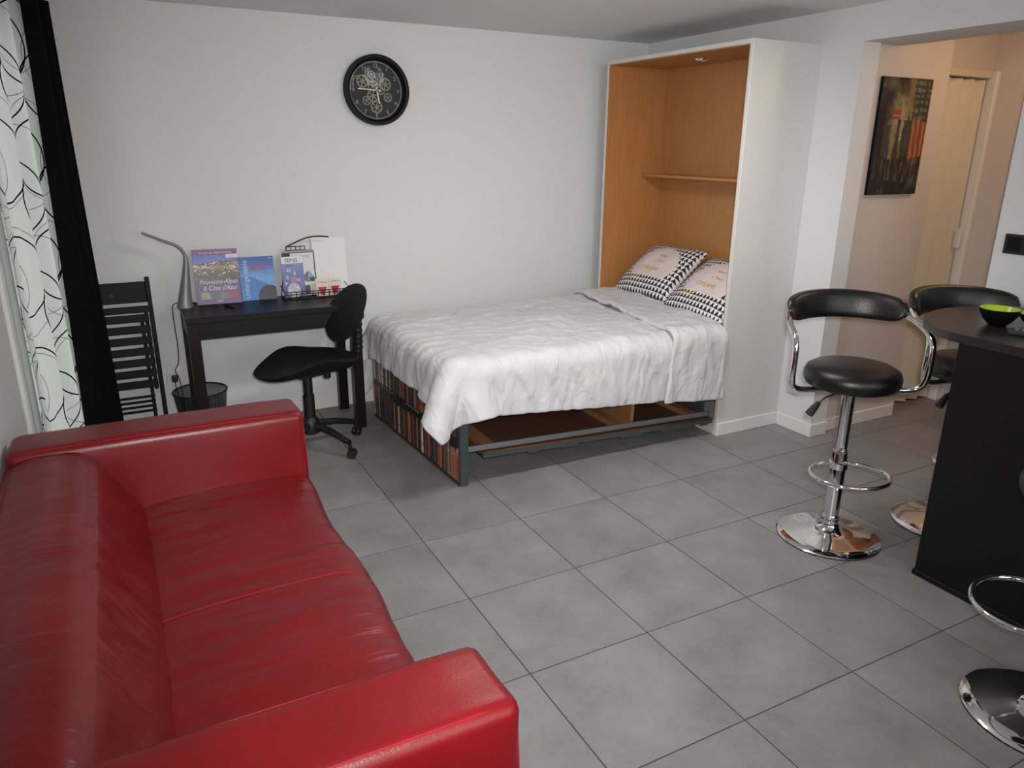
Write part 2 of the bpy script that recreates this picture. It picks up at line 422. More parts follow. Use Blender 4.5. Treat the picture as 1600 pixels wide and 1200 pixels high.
def link_mesh(name, me, material, parent=None, loc=None, rot=None):
    o = bpy.data.objects.new(name, me); COL.objects.link(o)
    if material is not None and not me.materials: me.materials.append(M[material] if isinstance(material, str) else material)
    if parent is not None: o.parent = parent
    if loc is not None: o.location = loc
    if rot is not None: o.rotation_euler = rot
    return o
def obj(name, bm, material, parent=None, smooth=False, loc=None, rot=None, angle=40):
    bmesh.ops.recalc_face_normals(bm, faces=bm.faces[:])
    me = bpy.data.meshes.new(name); bm.to_mesh(me); bm.free()
    if smooth:
        me.shade_smooth()
        try: me.set_sharp_from_angle(angle=math.radians(angle))
        except Exception: pass
    return link_mesh(name, me, material, parent, loc, rot)
def tag(o, label, cat, group=None):
    o['label'] = label; o['category'] = cat
    if group: o['group'] = group
    return o
def thing(name, label, cat, loc=(0, 0, 0), rotz=0.0, group=None):
    o = bpy.data.objects.new(name, None); COL.objects.link(o)
    o.empty_display_size = 0.05
    o.location = loc; o.rotation_euler = (0, 0, rotz)
    return tag(o, label, cat, group)
def struct(name, bm, material, smooth=False):
    o = obj(name, bm, material, None, smooth); o['kind'] = 'structure'; return o
def copy_tree(o, parent=None):
    c = o.copy(); COL.objects.link(c); c.parent = parent
    for ch in list(o.children): copy_tree(ch, c)
    return c

def cell_wall(ucuts, vcuts, holes, t0, t1, axis):
    """a wall of rectangular cells in the plane (u, z), thickness t0..t1; holes = set of missing (i, j) cells. axis 'X': plane x const (u = y); 'Y': plane y const (u = x)"""
    bm = bmesh.new(); cache = {}
    def vert(i, j, t):
        k = (i, j, t)
        if k not in cache:
            u, z = ucuts[i], vcuts[j]
            cache[k] = bm.verts.new((t, u, z) if axis == 'X' else (u, t, z))
        return cache[k]
    nu, nv = len(ucuts)-1, len(vcuts)-1
    full = lambda i, j: 0 <= i < nu and 0 <= j < nv and (i, j) not in holes
    for i in range(nu):
        for j in range(nv):
            if not full(i, j): continue
            for t in (t0, t1):
                bm.faces.new((vert(i, j, t), vert(i+1, j, t), vert(i+1, j+1, t), vert(i, j+1, t)))
            for (di, dj, a, b) in ((-1, 0, (i, j), (i, j+1)), (1, 0, (i+1, j), (i+1, j+1)), (0, -1, (i, j), (i+1, j)), (0, 1, (i, j+1), (i+1, j+1))):
                if not full(i+di, j+dj):
                    bm.faces.new((vert(*a, t0), vert(*b, t0), vert(*b, t1), vert(*a, t1)))
    return bm

def painted(name, w, h, nx, ny, fn, parent, z=0.0, material='print', mtx=None):
    """a flat printed face in the local XY plane, lower-left at the origin; fn(u, v) gives an sRGB 0..1 triple"""
    vs = [(w*i/nx, h*j/ny, z) for j in range(ny+1) for i in range(nx+1)]
    if mtx is not None: vs = [tuple(mtx @ Vector(v)) for v in vs]
    fs = [(j*(nx+1)+i, j*(nx+1)+i+1, (j+1)*(nx+1)+i+1, (j+1)*(nx+1)+i) for j in range(ny) for i in range(nx)]
    me = bpy.data.meshes.new(name); me.from_pydata(vs, [], fs)
    at = me.color_attributes.new('print', 'FLOAT_COLOR', 'CORNER')
    cols = np.empty((len(fs), 4, 4), np.float32)
    for j in range(ny):
        for i in range(nx):
            c = lin([min(1, max(0, x)) for x in fn((i+.5)/nx, (j+.5)/ny)])
            cols[j*nx+i, :, :3] = c; cols[j*nx+i, :, 3] = 1
    at.data.foreach_set('color', cols.ravel())
    return link_mesh(name, me, material, parent)

def text_mesh(name, body, size, material, parent, mtx, align='LEFT', shear=0.0, fit=None, depth=0.0, zf=None, bold=0.0):
    """lettering as a thin mesh; fit = width the line is stretched to; zf(x, y) lays it on a curved surface"""
    cu = bpy.data.curves.new(name, 'FONT'); cu.body = body; cu.size = size; cu.align_x = align; cu.shear = shear; cu.extrude = depth; cu.offset = bold
    cu.resolution_u = 3
    t = bpy.data.objects.new(name, cu); COL.objects.link(t)
    bpy.context.view_layer.update()
    dg = bpy.context.evaluated_depsgraph_get()
    me = bpy.data.meshes.new_from_object(t.evaluated_get(dg))
    bpy.data.objects.remove(t); bpy.data.curves.remove(cu)
    co = np.empty(len(me.vertices)*3); me.vertices.foreach_get('co', co); co = co.reshape(-1, 3)
    if fit is not None and len(co):
        w = co[:, 0].max() - co[:, 0].min(); co[:, 0] *= fit/w
    out = []
    for c in co:
        v = mtx @ Vector(c)
        if zf is not None: v.z = zf(v.x, v.y)
        out.append(v)
    me.vertices.foreach_set('co', np.array([tuple(v) for v in out]).ravel()); me.update()
    me.materials.clear()
    return link_mesh(name, me, material, parent)
T3 = lambda x, y, z=0: Matrix.Translation((x, y, z))

# ------------------------------------------------------------------ the room
XL, XR, YF, YB, H = -1.35, 2.37, -3.0, 2.26, 2.21
OY0, OY1, OZ = -0.235, 0.565, 2.05           # opening to the hall in the right wall
HX1 = 3.66                                    # hall end wall
T = 0.45
def floor():
    fo = struct('floor', box((XL-0.1, YF-0.1, -0.08), (HX1+0.1, YB+0.1, -0.0011)), 'grout')
    full = None; n = 0
    for j in range(-4, 9):
        for i in range(-7, 7):
            x0, x1, y0, y1 = j*T, (j+1)*T, i*T, (i+1)*T
            xl, xh = max(x0, XL), min(x1, HX1)
            if xl >= XR: yl, yh = max(y0, -0.9), min(y1, 0.9)
            else: yl, yh = max(y0, YF), min(y1, YB)
            if xh-xl < 0.02 or yh-yl < 0.02: continue
            if xh > XR > xl and (yh > 0.91 or yl < -0.91): xh = XR
            if xh-xl < 0.02: continue
            g = 0.0020
            w, d = xh-xl-2*g, yh-yl-2*g
            key = abs(w-(T-2*g)) < 1e-5 and abs(d-(T-2*g)) < 1e-5
            if key and full is not None: me = full
            else:
                bm = bmesh.new(); c = 0.0008
                lo = [bm.verts.new((a*w/2, b*d/2, -0.0013)) for a, b in ((-1, -1), (1, -1), (1, 1), (-1, 1))]
                md = [bm.verts.new((a*w/2, b*d/2, -0.0005)) for a, b in ((-1, -1), (1, -1), (1, 1), (-1, 1))]
                up = [bm.verts.new((a*(w/2-c), b*(d/2-c), 0)) for a, b in ((-1, -1), (1, -1), (1, 1), (-1, 1))]
                for k in range(4):
                    bm.faces.new((lo[k], lo[(k+1) % 4], md[(k+1) % 4], md[k])); bm.faces.new((md[k], md[(k+1) % 4], up[(k+1) % 4], up[k]))
                bm.faces.new(up)
                bmesh.ops.recalc_face_normals(bm, faces=bm.faces[:])
                me = bpy.data.meshes.new('floor_tile'); bm.to_mesh(me); bm.free()
                if key: full = me
            o = link_mesh('floor_tile', me, 'tile', fo)
            o.location = ((xl+xh)/2, (yl+yh)/2, random.uniform(-0.0003, 0.0003)); n += 1
floor()
struct('ceiling', box((XL-0.1, YF-0.1, H), (HX1+0.1, YB+0.1, H+0.08)), 'ceiling')
struct('wall_back', box((XL-0.12, YB, 0), (XR+0.12, YB+0.12, H)), 'wall')
# left wall with the tall curtained window
WY0, WY1, WZ0, WZ1 = 1.16, 1.93, 0.12, 2.05
struct('wall_left', cell_wall([YF, WY0, WY1, YB], [0, WZ0, WZ1, H], {(1, 1)}, XL-0.20, XL, 'X'), 'wall')
# wall behind the camera; its wide window is unseen, added to let light in
FX0, FX1, FZ0, FZ1 = -0.35, 2.05, 0.80, 2.10
struct('wall_front', cell_wall([XL, FX0, FX1, XR], [0, FZ0, FZ1, H], {(1, 1)}, YF-0.20, YF, 'Y'), 'wall')
struct('wall_right', cell_wall([YF, OY0, OY1, YB], [0, OZ, H], {(1, 0)}, XR, XR+0.125, 'X'), 'wall')
struct('trim_1', box((XR+0.125, OY0-0.02, OZ), (XR+0.31, 0.596, H)), 'wall')     # deep soffit over the opening
# hall beyond the opening
struct('wall_hall', box((XR+0.125, 0.596, 0), (3.115, 0.72, H)), 'wall_hall')
struct('wall_hall_door', cell_wall([3.115, 3.165, 3.625, HX1], [0, 1.965, H], {(1, 0)}, 0.70, 0.82, 'Y'), 'wall_hall')
struct('wall_hall_end', cell_wall([-0.95, -0.32, 0.46, 1.15], [0, 2.02, H], {(1, 0)}, HX1, HX1+0.12, 'X'), 'wall_hall')
struct('wall_hall_near', box((XR+0.125, -1.02, 0), (HX1+0.12, -0.90, H)), 'wall_hall')
struct('wall_closet', box((3.0, 1.15, 0), (HX1+0.12, 1.2, H)), 'wall_hall')
struct('wall_sky_block', box((3.0, 0.72, 0), (3.1, 1.15, H)), 'wall_hall')  # unseen wall added to keep sky light from leaking round the folding door

def window_frame(name, lo, hi, axis, mull, label):
    """opening filled by a plastic frame with sashes and panes"""
    root = bpy.data.objects.new(name, None); COL.objects.link(root); root['kind'] = 'structure'
    (u0, z0), (u1, z1), t = lo, hi, axis[1]
    def bx(a0, b0, a1, b1, th, off=0.0):
        if axis[0] == 'X': return box((t-th/2+off, a0, b0), (t+th/2+off, a1, b1), 0.004, 1)
        return box((a0, t-th/2+off, b0), (a1, t+th/2+off, b1), 0.004, 1)
    f = 0.05
    obj('frame_jamb', bx(u0, z0, u0+f, z1, 0.07), 'pvc', root); obj('frame_jamb', bx(u1-f, z0, u1, z1, 0.07), 'pvc', root)
    obj('frame_head', bx(u0+f, z1-f, u1-f, z1, 0.07), 'pvc', root); obj('frame_sill', bx(u0+f, z0, u1-f, z0+f, 0.07), 'pvc', root)
    us = [u0+f] + [u0+(u1-u0)*k/mull for k in range(1, mull)] + [u1-f]
    for k in range(1, mull):
        obj('mullion', bx(us[k]-0.03, z0+f, us[k]+0.03, z1-f, 0.06), 'pvc', root)
    for k in range(mull):
        a = us[k] + (0.03 if k else 0); b = us[k+1] - (0.03 if k < mull-1 else 0)
        obj('pane', bx(a, z0+f, b, z1-f, 0.008), 'glass', root)
window_frame('window_1', (WY0, WZ0), (WY1, WZ1), ('X', XL-0.10), 2, '')
window_frame('added_window', (FX0, FZ0), (FX1, FZ1), ('Y', YF-0.12), 3, '')  # unseen window, added as a daylight source
# casing round the curtained window, standing proud of the wall
def casing():
    root = bpy.data.objects.new('trim_2', None); COL.objects.link(root); root['kind'] = 'structure'
    obj('casing_board', box((XL, WY0-0.055, 0.05), (XL+0.016, WY0, WZ1+0.05), 0.003, 1), 'pvc', root)
    obj('casing_board', box((XL, WY1, 0.05), (XL+0.016, WY1+0.055, WZ1+0.05), 0.003, 1), 'pvc', root)
    obj('casing_board', box((XL, WY0, WZ1), (XL+0.016, WY1, WZ1+0.05), 0.003, 1), 'pvc', root)
casing()
BBH = 0.075
def bb(name, lo, hi): struct(name, box(lo, hi, 0.003, 1), 'trim')
bb('baseboard_back', (XL, YB-0.012, 0), (XR, YB, BBH))
bb('baseboard_left', (XL, YF, 0), (XL+0.012, WY0-0.06, BBH))
bb('baseboard_right', (XR-0.012, OY1, 0), (XR, 0.806, BBH))
bb('baseboard_jamb', (XR-0.012, OY1-0.012, 0), (XR+0.125, OY1, BBH))
bb('baseboard_hall', (XR+0.125, 0.584, 0), (3.115, 0.596, BBH))
bb('baseboard_right_near', (XR-0.012, YF, 0), (XR, OY0, BBH))
bb('baseboard_front', (XL, YF, 0), (XR, YF+0.012, BBH))

# folding hall door: track, frame, pleated panels
def folding_door():
    root = bpy.data.objects.new('door_1', None); COL.objects.link(root); root['kind'] = 'structure'
    obj('frame_post', box((3.118, 0.672, 0), (3.168, 0.702, 1.985), 0.004, 1), 'accordion', root)
    obj('frame_post', box((3.622, 0.642, 0), (3.658, 0.702, 1.985), 0.004, 1), 'trim', root)
    obj('head_track', box((3.168, 0.668, 1.945), (3.622, 0.704, 1.985), 0.004, 1), 'accordion', root)
    n = 8; x0, x1 = 3.172, 3.618; dx = (x1-x0)/n; am = 0.022
    for k in range(n):
        ya, yb = (0.725-am, 0.725+am) if k % 2 == 0 else (0.725+am, 0.725-am)
        a = Vector((x0+k*dx, ya, 0)); b = Vector((x0+(k+1)*dx, yb, 0)); d = (b-a); L = d.length
        mt = T3(a.x, a.y, 0) @ Matrix.Rotation(math.atan2(d.y, d.x), 4, 'Z')
        obj('door_panel', box((0.001, -0.005, 0.012), (L-0.001, 0.005, 1.94), 0.002, 1, mt), 'accordion', root)
    obj('door_handle', box((3.585, 0.66, 0.98), (3.60, 0.70, 1.10), 0.004, 1), 'trim', root)
folding_door()
def end_door():
    root = bpy.data.objects.new('door_2', None); COL.objects.link(root); root['kind'] = 'structure'
    obj('door_leaf', box((HX1+0.02, -0.29, 0.008), (HX1+0.06, 0.43, 1.99), 0.003, 1), 'brown_frame', root)
    obj('frame_post', box((HX1-0.015, 0.43, 0), (HX1+0.10, 0.485, 2.035), 0.003, 1), 'brown_frame', root)
    obj('frame_post', box((HX1-0.015, -0.345, 0), (HX1+0.10, -0.29, 2.035), 0.003, 1), 'brown_frame', root)
    obj('frame_head', box((HX1-0.015, -0.29, 1.99), (HX1+0.10, 0.43, 2.035), 0.003, 1), 'brown_frame', root)
    obj('handle_plate', box((HX1-0.022, 0.437, 0.90), (HX1-0.014, 0.475, 1.13), 0.004, 1), 'black', root)
end_door()

# hall ceiling lamp (out of sight behind the lintel): warm light
t = thing('hall_ceiling_lamp', 'warm round ceiling lamp in the hall beyond the opening', 'lamp', (3.14, -0.12, H))
obj('lamp_base', lathe([(0, 0), (0.12, 0), (0.12, -0.025), (0, -0.025)], 24), 'white', t, True)
obj('lamp_shade', lathe([(0.11, -0.025), (0.105, -0.05), (0.07, -0.075), (0, -0.082)], 24), 'bulb_warm', t, True)
light('hall_lamp_light', 'POINT', (3.14, -0.12, H-0.16), 5.2, (1.0, 0.64, 0.36), radius=0.06)
# room ceiling lamp, above the picture's edge: four heads, three thrown down into the room, one wide
t = thing('room_ceiling_lamp', 'bar of four ceiling spotlights above the middle of the room', 'lamp', (0.72, 0.22, H))
obj('lamp_bar', box((-0.45, -0.03, -0.03), (0.45, 0.03, 0), 0.006, 2), 'chrome', t)
for k in range(4):
    h = obj('lamp_head', lathe([(0.012, 0), (0.03, -0.01), (0.036, -0.07), (0.033, -0.07), (0.028, -0.03), (0, -0.03)], 16), 'chrome', t, True, (-0.38+0.253*k, 0, -0.03))
    obj('bulb', lathe([(0, -0.036), (0.024, -0.04), (0.030, -0.064), (0, -0.070)], 14), 'bulb', h, True)
def ceiling_spot(x, e, size, aim):
    p = Vector((x, 0.22, H-0.125))
    l = light('ceiling_spot_light', 'SPOT', p, e, (1.0, 0.985, 0.96), radius=0.08)
    l.data.spot_size = math.radians(size); l.data.spot_blend = 1.0
    l.rotation_euler = (Vector(aim)-p).to_track_quat('-Z', 'Y').to_euler()
ceiling_spot(0.45, 20, 165, (0.5, 0.25, 0))
ceiling_spot(1.10, 38, 150, (1.3, 1.2, 0.6))
light('ceiling_wide_light', 'POINT', (0.85, 0.22, H-0.16), 8, (1.0, 0.985, 0.96), radius=0.08)

# sockets and switch
def socket(name, label, mtx, group=None):
    s = thing(name, label, 'socket')
    s.matrix_world = mtx
    obj('plate', box((-0.041, -0.041, 0), (0.041, 0.041, 0.009), 0.004, 2), 'socket', s)
    obj('well', lathe([(0.021, 0.0095), (0.021, 0.0105), (0.019, 0.0100), (0, 0.0096)], 20), 'trim', s, True)
    obj('pin_hole', lathe([(0, 0.0112), (0.003, 0.0112), (0.003, 0.0102)], 8), 'socket_hole', s, False, (-0.009, 0, 0))
    obj('pin_hole', lathe([(0, 0.0112), (0.003, 0.0112), (0.003, 0.0102)], 8), 'socket_hole', s, False, (0.009, 0, 0))
    return s
wall_m = lambda p, ex, ey, ez: Matrix(((ex[0], ey[0], ez[0], p[0]), (ex[1], ey[1], ez[1], p[1]), (ex[2], ey[2], ez[2], p[2]), (0, 0, 0, 1)))
socket('wall_socket', 'white wall socket low on the pier beside the tall white cabinet', wall_m((XR, 0.715, 0.255), (0, -1, 0), (0, 0, 1), (-1, 0, 0)))
socket('wall_socket', 'white wall socket low on the back wall above the wire basket', wall_m((-0.765, YB, 0.31), (1, 0, 0), (0, 0, 1), (0, -1, 0)))
s = thing('light_switch', 'black double light switch plate on the white wall above the bar', 'light switch')
s.matrix_world = wall_m((XR, -0.355, 1.18), (0, -1, 0), (0, 0, 1), (-1, 0, 0))
obj('plate', box((-0.078, -0.041, 0), (0.078, 0.041, 0.009), 0.004, 2), 'black', s)
for k in (-1, 1): obj('rocker', box((k*0.036-0.028, -0.029, 0.009), (k*0.036+0.028, 0.029, 0.013), 0.002, 1), 'clock_black', s)
p = thing('power_plug', 'small black plug in the back wall socket', 'plug', (-0.765, YB-0.012, 0.31))
obj('plug_body', box((-0.016, -0.035, -0.018), (0.016, 0.0, 0.018), 0.006, 2), 'black', p)
obj('plug_cable', tube(smooth_path([(0, -0.03, -0.012), (0.0, -0.055, -0.05), (0.02, -0.05, -0.16), (0.03, -0.03, -0.30)], 6), 0.003, 6), 'black', p, True)

# ------------------------------------------------------------------ red leather sofa
def fbm(x, y, z=0.0): return noise.fractal(Vector((x, y, z)), 1.0, 2.0, 3)
def sofa():
    S = thing('sofa', 'red leather two-seat sofa with square arms against the left wall', 'sofa', (-1.335, -0.315, 0))
    # local: x 0 (wall) .. 0.885 (front), y -0.90 .. 0.90
    D, W, A, HT = 0.885, 0.90, 0.195, 0.66
    def soft_box(lo, hi, bev, puff, seed, cuts=9):
        bm = box(lo, hi, bev, 4)
        bmesh.ops.subdivide_edges(bm, edges=[e for e in bm.edges if e.calc_length() > 0.12], cuts=cuts, use_grid_fill=True)
        bmesh.ops.recalc_face_normals(bm, faces=bm.faces[:]); bm.normal_update()
        lo, hi = Vector(lo), Vector(hi); c = (lo+hi)/2; h = (hi-lo)/2
        for v in bm.verts:
            r = Vector(((v.co[i]-c[i])/h[i] for i in range(3)))
            k = max(0, 1-abs(r.x)**4)*max(0, 1-abs(r.z)**4) + max(0, 1-abs(r.x)**4)*max(0, 1-abs(r.y)**4)*0.7
            v.co += v.normal*(puff*k + 0.003*fbm(v.co.x*6+seed, v.co.y*6, v.co.z*6))
        return bm
    for sgn, sd in ((-1, 3.1), (1, 8.7)):
        y0, y1 = (sgn*W, sgn*(W-A)) if sgn < 0 else (W-A, W)
        a = obj('arm', soft_box((0.0, y0, 0.075), (D, y1, HT), 0.026, 0.007, sd), 'leather_arm', S, True)
        # stitched seams along the top edges and round the front
        for yy in (y0+0.014, y1-0.014):
            pts = [(0.03, yy, HT-0.004), (D*0.5, yy, HT-0.001), (D-0.03, yy, HT-0.005), (D-0.006, yy, HT-0.028), (D+0.001, yy, HT-0.2), (D-0.001, yy, 0.11)]
            obj('seam', tube(pts, 0.0024, 6), 'seam', a, True)
    # back: profile with a rolled top sloping to the seat, extruded between the arms
    prof = [(0.0, 0.08), (0.0, 0.58), (0.012, 0.622), (0.05, 0.640), (0.11, 0.645), (0.175, 0.641), (0.212, 0.628), (0.234, 0.604), (0.260, 0.56), (0.292, 0.505), (0.325, 0.45), (0.35, 0.40), (0.36, 0.36), (0.36, 0.08)]
    n = 60; bm = bmesh.new(); rows = []
    dense = [Vector((p[0], 0, p[1])) for p in prof]
    dense = smooth_path(dense, 4)
    for i in range(n+1):
        y = -(W-A) + 2*(W-A)*i/n
        u = i/n*2-1
        row = []
        for k, q in enumerate(dense):
            t_ = k/len(dense)
            fr = 1 if 0.30 < t_ < 0.93 else 0
            bulge = 0.012*(1-abs(u)**6)*fr + fr*(0.003 + 0.006*max(0, min(1, (t_-0.5)*6)))*(fbm(y*9+q.z*7, q.z*5, 2.0)*0.5 + 0.45*fbm(y*20+q.z*14, q.z*3, 5.0))
            dip = -0.004*math.exp(-((u)/0.02)**2)*fr                      # the mid seam
            row.append(bm.verts.new((q.x + (bulge+dip)*(1 if t_ > 0.5 else 0.15), y, q.z + (bulge+dip)*0.8)))
        rows.append(row)
    for a, b in zip(rows, rows[1:]):
        for k in range(len(dense)-1): bm.faces.new((a[k], b[k], b[k+1], a[k+1]))
        bm.faces.new((a[-1], b[-1], b[0], a[0]))
    bm.faces.new(rows[0]); bm.faces.new(rows[-1][::-1])
    back = obj('backrest', bm, 'leather_back', S, True, angle=70)
    for yy in (0.0,):
        obj('seam', tube([(q.x+0.001, yy, q.z) for q in dense[20:46]], 0.0022, 6), 'seam', back, True)
    # seat: one long cushion, crowned, rolled over the front edge
    prof = [(0.33, 0.415), (0.42, 0.428), (0.55, 0.436), (0.70, 0.438), (0.80, 0.434), (0.855, 0.42), (0.882, 0.39), (0.888, 0.34), (0.884, 0.22), (0.878, 0.10), (0.33, 0.10)]
    dense = smooth_path([Vector((p[0], 0, p[1])) for p in prof[:-1]], 5) + [Vector((0.33, 0, 0.10))]
    bm = bmesh.new(); rows = []; n = 84
    for i in range(n+1):
        y = -(W-A) + 2*(W-A)*i/n; u = i/n*2-1
        row = []
        for k, q in enumerate(dense):
            top = 1 if k < 36 else 0
            cr = 0.004*math.cos(PI*(abs(u)-0.5))**2 if top else 0
            wv = top*(0.006*fbm(q.x*2.4, y*13, 1.0) + 0.0035*fbm(q.x*4, y*30, 7.0))
            dip = -0.003*math.exp(-((u)/0.018)**2)*top
            row.append(bm.verts.new((q.x + (0.010*math.cos(PI*u*2)*(1 if k > 18 and top else 0)) + dip*(1 if k > 24 else 0), y, q.z + cr + wv + dip)))
        rows.append(row)
    for a, b in zip(rows, rows[1:]):
        for k in range(len(dense)-1): bm.faces.new((a[k], b[k], b[k+1], a[k+1]))
        bm.faces.new((a[-1], b[-1], b[0], a[0]))
    bm.faces.new(rows[0]); bm.faces.new(rows[-1][::-1])
    st = obj('seat', bm, 'leather_seat', S, True, angle=70)
    obj('seam', tube([(q.x, 0.0, q.z-0.0016) for q in dense[2:44]], 0.0017, 6), 'seam', st, True)
    for x in (0.09, 0.80):
        for y in (-0.81, 0.81):
            obj('leg', lathe([(0, 0), (0.02, 0), (0.026, 0.08), (0, 0.08)], 14), 'chrome', S, True, (x, y, 0))
sofa()

# ------------------------------------------------------------------ wall-bed cabinet
CX0, CX1, CY0, CY1, CZ = 1.90, XR-0.001, 0.812, 2.045, 2.06
def cabinet():
    K = thing('wall_bed_cabinet', 'tall white wall-bed cabinet with a beech interior, open at the front', 'cabinet', (0, 0, 0))
    th = 0.022
    obj('side_panel', box((CX0, CY0, 0.0), (CX1, CY0+th, CZ), 0.0015, 1), 'white', K)
    obj('side_panel', box((CX0, CY1-th, 0.0), (CX1, CY1, CZ), 0.0015, 1), 'white', K)
    obj('top_panel', box((CX0, CY0+th, CZ-th), (CX1, CY1-th, CZ), 0.0015, 1), 'white', K)
    o = obj('side_lining', box((CX0+0.004, CY1-th-0.006, 0.09), (CX1-0.02, CY1-th, CZ-th)), 'beech', K); o['label'] = 'beech veneer inside face'
    o = obj('side_lining', box((CX0+0.004, CY0+th, 0.09), (CX1-0.02, CY0+th+0.006, CZ-th)), 'beech', K); o['label'] = 'beech veneer inside face'
    o = obj('top_lining', box((CX0+0.004, CY0+th+0.006, CZ-th-0.006), (CX1-0.02, CY1-th-0.006, CZ-th)), 'beech', K)
    obj('back_panel', box((CX1-0.02, CY0+th, 0.09), (CX1, CY1-th, CZ-th)), 'beech', K)
    obj('shelf', box((CX1-0.02-0.155, CY0+th+0.006, 1.368), (CX1-0.02, CY1-th-0.006, 1.386), 0.001, 1), 'beech', K)
    obj('plinth', box((CX0+0.004, CY0+th, 0.0), (CX1, CY1-th, 0.085), 0.0015, 1), 'white', K)
    bbd = obj('baseboard', box((CX0+0.002, CY0-0.012, 0.0), (CX1-0.012, CY0, BBH), 0.003, 1), 'trim', K)
    sp = obj('spotlight', lathe([(0, -0.004), (0.028, -0.004), (0.034, -0.010), (0.040, -0.006), (0.042, 0)], 24), 'chrome', K, True, (2.13, 1.44, CZ-th-0.006))
    obj('spotlight_lens', lathe([(0, -0.009), (0.02, -0.008), (0.028, -0.004)], 20), 'shell', sp, True)
    return K
cabinet()

# ------------------------------------------------------------------ the fold-down bed
def book_print(seed):
    """trompe-l'oeil bookshelf: two rows of spines; returns colour function and cuts"""
    rnd = random.Random(seed)
    pal = [(58, 40, 34), (120, 62, 44), (150, 92, 62), (40, 52, 50), (196, 190, 174), (110, 40, 38), (70, 74, 78), (46, 44, 36), (132, 104, 78), (60, 66, 60), (150, 58, 48), (30, 32, 30), (168, 150, 126), (84, 58, 42), (52, 60, 66)]
    rows = []
    for r in range(2):
        x = 0.0; books = []
        while x < 1.0:
            w = rnd.uniform(0.007, 0.026); books.append((x, min(1, x+w), rnd.uniform(0.80, 0.98), rnd.choice(pal), rnd.random())); x += w + (0.004 if rnd.random() < 0.2 else 0)
        rows.append(books)
    def fn(u, v):
        r = 0 if v < 0.5 else 1
        vv = (v-0.5*r)/0.5
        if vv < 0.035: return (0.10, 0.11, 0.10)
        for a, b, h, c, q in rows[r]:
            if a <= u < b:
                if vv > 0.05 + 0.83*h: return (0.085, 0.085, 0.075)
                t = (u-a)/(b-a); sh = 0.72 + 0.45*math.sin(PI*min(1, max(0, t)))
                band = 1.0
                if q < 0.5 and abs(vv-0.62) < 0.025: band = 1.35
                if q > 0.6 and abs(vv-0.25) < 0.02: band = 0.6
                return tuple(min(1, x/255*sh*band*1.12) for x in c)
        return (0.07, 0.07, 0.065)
    return fn
